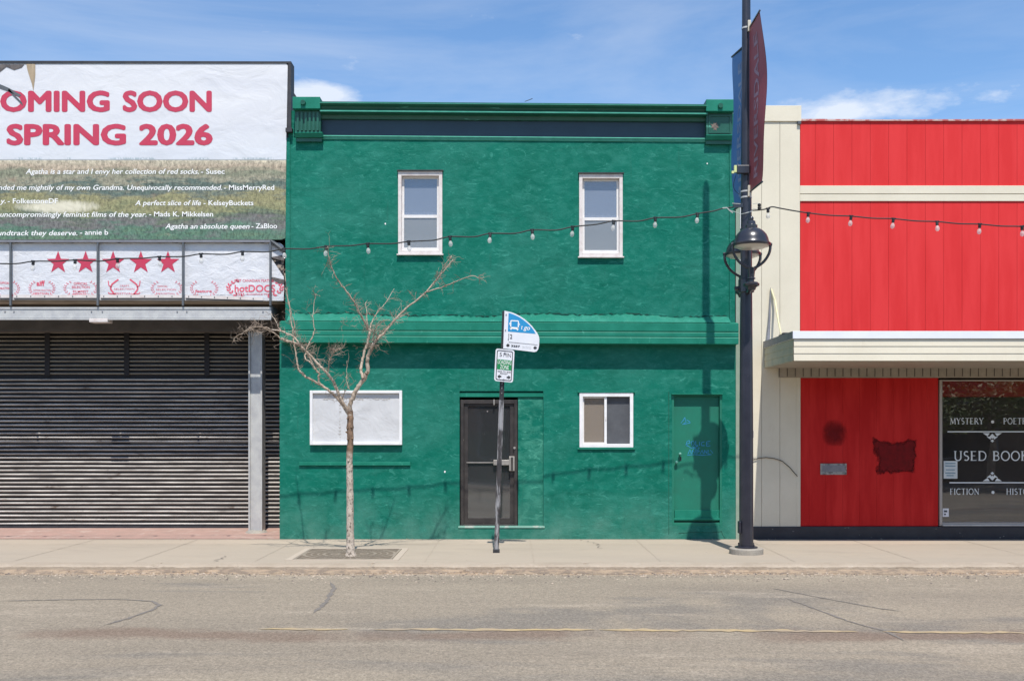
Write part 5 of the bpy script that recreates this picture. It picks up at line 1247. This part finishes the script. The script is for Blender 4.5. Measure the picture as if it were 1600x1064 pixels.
def darrow(mb, cx, cy_, s_, d): q4(mb, [(cx-s_*d, cy_), (cx+s_*.1*d, cy_-s_*1.1), (cx+s_*.1*d, cy_-s_*.4), (cx+s_*d, cy_-s_*.4), (cx+s_*d, cy_+s_*.4), (cx+s_*.1*d, cy_+s_*.4), (cx+s_*.1*d, cy_+s_*1.1)])
arrow(b, 793.6, 539.5, 2.9); arrow(b, 836.2, 543.4, 2.9)
b.build('black_print', M['sign_black'], bs)
b = MB(); O, e1, e2 = affine((816, 541.6), (830, 543), (816.1, 540.2), yy); put_text(b, 'transit information', O, e1, e2)
O, e1, e2 = affine((816, 543.9), (830, 545.2), (816.1, 542.7), yy); put_text(b, 'call or text for times', O, e1, e2); b.build('small_print', mat('grey_print', (.35, .36, .38), .6), bs)
b = MB()
for (a, c_) in ((791, 491.6), (790, 515.8)): p = P(a, c_, yb_); b.tube([p, p+Vector((0, -.01, 0))], .009, 8)
b.build('bolt', M['galv_dull'], bs)
# loading zone plate
lz = thing('loading_zone_sign', 'white and green 5 MIN LOADING ZONE sign on the leaning post below the bus sign', 'sign', P(788, 570, SY-.06))
yl = SY-.062
def LP(u, v): # unit coords of the plate
    return (774.6+u*29.4+v*(-2.6), 544.3+u*3.0+v*50.6-0.0)
def rrect(u0, u1, v0, v1, ru, rv, m_=5):
    o_ = []
    for (cu, cv, a0) in ((u1-ru, v0+rv, -90), (u1-ru, v1-rv, 0), (u0+ru, v1-rv, 90), (u0+ru, v0+rv, 180)):
        for k in range(m_+1): a = R(a0+90*k/m_); o_.append((cu+ru*math.cos(a), cv+rv*math.sin(a)))
    return o_
def Lp(pl, y): return [(PX(LP(u, v)[0], y), PZ(LP(u, v)[1], y)) for u, v in pl]
b = MB(); b.prism(Lp(rrect(0, 1, 0, 1, .12, .07), yl), yl, yl+.004); b.build('plate', M['sign_white'], lz)
yy = yl-.002
b = MB(); o1, o2 = Lp(rrect(.075, .925, .04, .96, .09, .055), yy), Lp(rrect(.115, .885, .065, .935, .07, .04), yy); n_ = len(o1)
for i in range(n_): j = (i+1) % n_; b.quad((o1[i][0], yy, o1[i][1]), (o2[i][0], yy, o2[i][1]), (o2[j][0], yy, o2[j][1]), (o1[j][0], yy, o1[j][1]))
def ltext(mb, s, u0, u1, v, h, **k):
    a, c_, d = P(*LP(u0, v), yy), P(*LP(u1, v), yy), P(*LP(u0, v-h), yy); put_text(mb, s, a, c_-a, d-a, **k)
ltext(b, '5', .22, .34, .235, .12, bold=.0); ltext(b, 'MIN', .43, .82, .235, .12, bold=.0)
ltext(b, '08:00 TO 18:00', .16, .86, .715, .045, bold=.01); ltext(b, 'MON-SAT', .30, .70, .775, .045, bold=.01)
for u, d in ((.27, 1), (.76, -1)): cx, cy_ = LP(u, .85); darrow(b, cx, cy_, 3.1, d)
b.build('black_print', M['sign_black'], lz)
b = MB(); pl = Lp([(.12, .325), (.88, .325), (.88, .635), (.12, .635)], yy); b.sheet(pl, yy); b.build('green_band', M['sign_green'], lz)
yy = yl-.0045
b = MB(); ltext(b, 'LOADING', .15, .86, .46, .115, bold=.0); ltext(b, 'ZONE', .28, .74, .61, .12, bold=.0); b.build('white_print', M['print_white'], lz)
b = MB()
for u, v in ((.5, .10), (.5, .93)): p = P(*LP(u, v), yl); b.tube([p, p+Vector((0, -.01, 0))], .008, 8)
b.build('bolt', M['galv_dull'], lz)

# ================================================================ lamp post
PY = -2.03; ps = F/(CAMD+PY); pxx = (1166-CX)/ps; pole = Vector((pxx, PY, 0))
lp = thing('lamp_post', 'tall navy black street lamp post with two round lanterns on the pavement', 'lamp post', pole)
b = MB(); b.lathe([(.245, -.02), (.245, .075), (.235, .088)], pole, 28); b.build('concrete_base', M['conc_base'], lp, bevel=.004)
b = MB(); b.lathe([(.165, .089), (.165, .105), (.125, .115)], pole, 20)
for k in range(4):
    a = k*math.pi/2+.6; q = pole+Vector((.145*math.cos(a), .145*math.sin(a), .10)); b.tube([q, q+Vector((0, 0, .05))], .014, 8)
b.build('base_plate', M['navy_black'], lp)
b = MB(); prof = [(.104, .10), (.103, .7), (.10, 2.0), (.088, 3.6), (.082, 4.6), (.072, 6.0), (.062, 8.0), (.055, 9.6), (.02, 9.7)]
zs = []; 
for i in range(len(prof)-1):
    for k in range(4): t = k/4; zs.append((prof[i][0]*(1-t)+prof[i+1][0]*t, prof[i][1]*(1-t)+prof[i+1][1]*t))
zs.append(prof[-1]); b.lathe(zs, pole, 16); b.build('pole', M['navy_black'], lp, autos=15)
b = MB(); b.box(pole.x-.125, pole.x-.09, PY-.08, PY+.02, .30, .48); b.build('hand_hole_cover', M['navy_black'], lp, bevel=.01)
b = MB(); b.tube([pole+Vector((.095, -.03, z)) for z in (1.7, 1.8)], .006, 5); b.build('nick', M['galv_dull'], lp)
def lantern(cx, cy_, nm, lab, rimpx):
    c_ = Vector((cx, cy_, PZ(rimpx, cy_)))
    r = .252; h = MB(); m_ = 10
    prof = [(r+.012, -.035), (r+.020, -.02), (r+.020, .0), (r+.004, .008)] + [(r*.97*math.cos(R(a)), .012+.225*math.sin(R(a))) for a in range(6, 78, 8)]
    prof += [(.085, .235), (.085, .262), (.062, .275), (.055, .32), (.028, .335), (.034, .355), (.03, .375), (.01, .395)]
    h.lathe(prof, c_, 32); ho = h.build('lantern', M['cast_iron'], lp, autos=35); ho['label'] = lab
    h = MB(); h.lathe([(.19, -.062), (.215, -.040), (r, -.034)], c_, 28); h.build('lens', M['lens'], ho, smooth=True)
    for k in range(4 if False else 2):
        for sx in ((-1, 1) if k == 0 else ()):
            h = MB(); pl = [(r+.012, .0), (r+.018, -.06), (r-.005, -.15), (r-.07, -.25), (.10, -.315), (.045, -.345), (.03, -.36)]
            h.tube(sm([c_+Vector((sx*a, 0, z)) for a, z in pl], 3), .020, 8); h.build('yoke_arm', M['cast_iron'], ho, smooth=True)
            h = MB(); h.tube([c_+Vector((sx*(r+.005), 0, -.01)), c_+Vector((sx*(r+.04), 0, -.01))], .024, 10); h.build('yoke_knob', M['cast_iron'], ho)
    h = MB(); h.lathe([(.02, -.33), (.055, -.345), (.05, -.40), (.042, -.48), (.058, -.49), (.058, -.50), (.04, -.51), (.04, -.545), (.09, -.55), (.115, -.575), (.11, -.60), (.07, -.62), (.055, -.66), (.02, -.67)], c_, 20)
    h.build('stem', M['cast_iron'], ho, autos=35)
    d = 1 if cy_ < PY else -1; h = MB()
    q0 = c_+Vector((0, 0, -.59)); q1 = Vector((pole.x, PY-d*.07, q0.z-.06))
    h.tube(sm([q0, q0.lerp(q1, .5)+Vector((0, 0, -.02)), q1], 4), .035, 8); h.box(q0.x-.075, q0.x+.075, q0.y-.03, q0.y+.03, q0.z-.03, q0.z+.02)
    h.build('bracket_arm', M['cast_iron'], ho, bevel=.004)
lantern((1174-CX)/(F/(CAMD-2.47)), -2.47, 'lantern', 'front lantern, nearest the road', 381)
lantern((1160-CX)/(F/(CAMD-1.60)), -1.60, 'lantern', 'rear lantern, nearest the green wall', 396)
b = MB(); zc = PZ(447, PY); b.lathe([(.10, -.10), (.115, -.09), (.115, .09), (.10, .10)], pole+Vector((0, 0, zc)), 20); b.tube([pole+Vector((-.11, 0, zc-.03)), pole+Vector((-.17, 0, zc-.04))], .03, 10); b.build('collar', M['cast_iron'], lp)
# bands and clamps
for pz in (45, 300, 309): b = MB(); z = PZ(pz, PY); b.lathe([(.083 if pz > 100 else .068, -.012), (.083 if pz > 100 else .068, .012)], pole+Vector((0, 0, z)), 18); b.build('steel_band', M['galv'], lp)
b = MB(); 
for pz in (44, 300): z = PZ(pz, PY); b.box(pole.x+.0, pole.x+.045, PY-.115, PY-.08, z-.09, z+.07)
b.build('banner_clamp', mat('pale_clamp', (.55, .50, .40), .5, .2), lp, bevel=.004)
b = MB(); z = PZ(268, PY); b.box(pole.x-.16, pole.x+.02, PY-.13, PY-.06, z-.06, z+.06); so_ = b.build('sensor_box', M['cast_iron'], lp, bevel=.008)
b = MB(); b.box(pole.x-.20, pole.x-.165, PY-.12, PY-.07, z-.04, z+.06); b.box(pole.x-.235, pole.x-.20, PY-.11, PY-.08, z-.055, z-.02); b.build('sensor_tip', mat('pale_green_tip', (.60, .66, .30), .5), so_)
def loop(mb, pl, r=.005): mb.tube(sm([P(a, c_, PY-.06+d) for a, c_, d in pl], 4), r, 5)
b = MB(); loop(b, [(1150, 274, .05), (1146, 290, .1), (1150, 300, .1), (1158, 305, 0)], .004); b.build('loop_cable', M['cable'], lp)
b = MB(); loop(b, [(1176, 319, 0), (1183, 318, 0), (1187, 319, 0)], .004); loop(b, [(1176, 326, 0), (1183, 327, 0), (1187, 327, 0)], .004)
loop(b, [(1158, 335, 0), (1166, 333, -.06), (1176, 330, 0)], .006); loop(b, [(1144, 318, 0), (1150, 318.5, 0), (1157, 319, 0)], .005)
loop(b, [(1129, 325.5, 0), (1136, 325, 0)], .010); loop(b, [(1136, 325, 0), (1141, 330, 0), (1145, 333, 0)], .009); loop(b, [(1141, 329, 0), (1150, 332, 0), (1157, 335, 0)], .005)
b.build('tie_wire', M['wire'], lp)
b = MB(); c_ = P(1186.5, 323, PY-.06); b.lathe([(.01, -.045), (.026, -.035), (.026, -.01), (.018, 0), (.026, .01), (.026, .035), (.01, .045)], c_, 12); b.build('insulator', M['socket'], lp)
b = MB(); c_ = P(1151, 322, PY); b.box(c_.x-.06, c_.x+.08, PY-.06, PY-.02, c_.z-.03, c_.z+.03); b.build('strap_bracket', M['cast_iron'], lp)
# banners
def banner(nm, lab, m_, ysgn, width, z0, z1, bow, xo, txt, tz):
    t_ = thing(nm, lab, 'banner', (pole.x, PY+ysgn*.1, z0), 'banners hanging from the lamp post')
    nu, nv = 8, 26; b = MB(); o0 = len(b.v)
    def pt(u, v):
        bw = bow*math.sin(math.pi*min(1, max(0, v)))**.8*(u**1.2) + .018*math.sin(v*9+u*2)*u
        return Vector((pole.x+.03+xo*u+bw, PY+ysgn*(.075+width*u), z0+(z1-z0)*v))
    for th in (0, .004):
        for i in range(nu+1):
            for j in range(nv+1): p = pt(i/nu, j/nv); b.v.append((p.x+th, p.y, p.z))
    N1 = (nu+1)*(nv+1); ix = lambda i, j: i*(nv+1)+j
    for i in range(nu):
        for j in range(nv): b.f.append((ix(i, j), ix(i+1, j), ix(i+1, j+1), ix(i, j+1))); b.f.append((N1+ix(i, j), N1+ix(i, j+1), N1+ix(i+1, j+1), N1+ix(i+1, j)))
    b.build('cloth', m_, t_, smooth=True)
    for v in (0, 1):
        b = MB(); a, c_ = pt(0, v), pt(1.04, v); a.y = PY; b.tube([a, c_], .014, 8); b.build('rod', M['navy_black'], t_)
    # vertical lettering on the two faces of the cloth
    vv, ff = text_mesh(txt, .02); x0, x1 = min(p[0] for p in vv), max(p[0] for p in vv)
    for side in (-1, 1):
        b = MB(); vs_ = []
        for (x, y) in vv:
            u = tz[0]+(tz[1]-tz[0])*(y/_cap); v = .06+.86*(x-x0)/(x1-x0)
            if side*ysgn < 0: u = u
            p = pt(u, v); vs_.append((p.x+(-.004 if side < 0 else .008), p.y, p.z))
        b.add(vs_, ff); b.build('lettering', M['banner_text' if ysgn < 0 else 'banner_text_blue'], t_)
banner('street_banner', 'maroon street banner with pale lettering on the road side of the lamp post', M['banner_red'], -1, .60, PZ(302, PY), PZ(47, PY), .075, .02, 'RIVERSDALE', (.60, .34))
banner('street_banner', 'blue street banner with pale lettering on the wall side of the lamp post', M['banner_blue'], 1, .52, 5.17, 7.50, -.02, -.09, 'RIVERSDALE', (.40, .62))

# ================================================================ string lights
def string_light(lab, ctrl, bulbs, nm='string_light'):
    t_ = thing(nm, lab, 'string lights', P(bulbs[0][0], bulbs[0][1], PY), 'festoon lights strung along the street')
    b = MB(); b.tube(sm([P(a, c_, PY) for a, c_ in ctrl], 4), .0098, 6); b.build('cord', M['cable'], t_, smooth=True)
    rr = random.Random(5)
    proto = None
    for (bx, by) in bulbs:
        p = P(bx, by, PY)
        if proto is None:
            sb = MB(); sb.lathe([(.014, .008), (.021, .004), (.023, -.05), (.018, -.055)], p, 10); sb.tube([p+Vector((-.03, 0, .004)), p+Vector((.03, 0, .004))], .012, 6)
            so_ = sb.build('bulb_socket', M['socket'], t_, loc=p)
            gb_ = MB(); gb_.lathe([(.010, -.054), (.014, -.064), (.026, -.085), (.031, -.105), (.027, -.128), (.015, -.142), (.004, -.146)], p, 14)
            go = gb_.build('bulb', M['bulb'], so_, smooth=True)
            proto = (so_, go)
        else:
            s2 = proto[0].copy(); scene.collection.objects.link(s2); s2.parent = t_; s2.location = p-t_.location
            g2 = proto[1].copy(); scene.collection.objects.link(g2); g2.parent = s2
            s2.rotation_euler = (rr.uniform(-.15, .15), rr.uniform(-.12, .12), 0)
LB = [(-144, 420), (-79, 415), (-13, 412), (52, 408.5), (117.5, 406.5), (183.6, 404.5), (249, 401.5), (314, 397), (379, 393.5), (444, 389), (510, 385), (574.5, 381), (638.5, 377.5), (703, 370), (766, 365), (831.5, 359.5), (895, 354.5), (959, 345.5), (1024, 340.5), (1090, 334)]
ctrl = []
for i, (a, c_) in enumerate(LB):
    ctrl.append((a, c_))
    if i < len(LB)-1: ctrl.append(((a+LB[i+1][0])/2+6, (c_+LB[i+1][1])/2+rr.uniform(.6, 2.8)))
ctrl = [(-700, 500)] + ctrl + [(1115, 330), (1129, 326), (1145, 324), (1158, 322)]
string_light('long string of clear bulbs crossing the green building and the star poster', ctrl, LB)
RB = [(1200, 326.5), (1263, 333), (1330, 338), (1396, 342), (1464, 346.5), (1531, 350.5), (1597, 354), (1664, 357), (1730, 359)]
ctrl = [(1174, 329), (1185, 328.5), (1196, 327), (1206, 323.5), (1218, 325.5), (1240, 329.5)]
for i, (a, c_) in enumerate(RB[1:]):
    ctrl += [(a, c_)]
    if i < len(RB)-2: ctrl.append(((a+RB[i+2][0])/2, (c_+RB[i+2][1])/2+1.2))
string_light('short string of clear bulbs crossing the red boards right of the lamp post', ctrl+[(2300, 420)], RB)

# ================================================================ dry leaves and litter
b = MB(); rr = random.Random(44)
for k in range(40):
    x = rr.uniform(-9, 9); y = rr.choice((rr.uniform(-.12, -.03), rr.uniform(-3.6, -3.36))); z = .004 if y > -1 else ROADZ+.02; s_ = rr.uniform(.012, .03); a = rr.uniform(0, 6)
    b.add([(x, y, z), (x+s_*math.cos(a), y+s_*math.sin(a), z+.008), (x+s_*1.4*math.cos(a+.5), y+s_*1.4*math.sin(a+.5), z+.003), (x+s_*.6*math.cos(a+1), y+s_*.6*math.sin(a+1), z+.012)], [(0, 1, 2, 3)])
l_ = b.build('leaf_litter', mat('dry_leaf', (.35, .22, .12), .9, col2=(.5, .42, .32), scale=3)); l_['kind'] = 'stuff'

# ================================================================ across the street (seen only as reflections in the panes)
ob = thing('brick_building', 'plain brown brick building standing across the street behind the viewer', 'building', (0, -19.2, 0))
b = MB(); b.box(-26, 26, -30, -19.2, -.1, 5.2); b.build('wall', mat('brown_brick', (.16, .11, .08), .85, col2=(.11, .08, .06), scale=3), ob)
for k in range(9):
    x = -22+k*5.2; w_ = MB(); frame(w_, x, x+2.6, .8, 2.8, .08, -19.2, -19.0); wn_ = w_.build('window', M['galv_dull'], ob); MB().box(x+.08, x+2.52, -19.19, -19.15, .88, 2.72).build('pane', M['dark'], wn_)
def leafy(cx, cy_, h, lab, sd):
    t_ = thing('leafy_tree', lab, 'tree', (cx, cy_, 0), 'leafy trees across the street'); rr = random.Random(sd)
    b = MB(); b.tube([(cx, cy_, 0), (cx+.1, cy_, 1.2), (cx, cy_, 2.4), (cx+.3, cy_+.2, 4)], [.16, .12, .10, .05], 8); b.build('trunk', M['limb'], t_, smooth=True)
    b = MB()
    cl = [(rr.gauss(0, 1.3), rr.gauss(0, 1.0), rr.uniform(2.0, h)) for _ in range(26)]
    for _ in range(6000):
        q = rr.choice(cl); p = Vector((cx+q[0]+rr.gauss(0, .45), cy_+q[1]+rr.gauss(0, .45), max(1.75, q[2]+rr.gauss(0, .35)))); s_ = rr.uniform(.05, .11); a, e = rr.uniform(0, 6.3), rr.uniform(-1, 1)
        u = Vector((math.cos(a), math.sin(a), e)).normalized()*s_; v = Vector((-math.sin(a), math.cos(a), rr.uniform(-1, 1))).normalized()*s_*.6
        b.add([p-u, p+v, p+u, p-v], [(0, 1, 2, 3)])
    b.build('crown', mat('spring_leaf', (.16, .20, .03), .6, col2=(.08, .13, .02), scale=2), t_)
leafy(15.6, -16.6, 4.4, 'leafy tree across the street reflected in the bookshop window', 1)
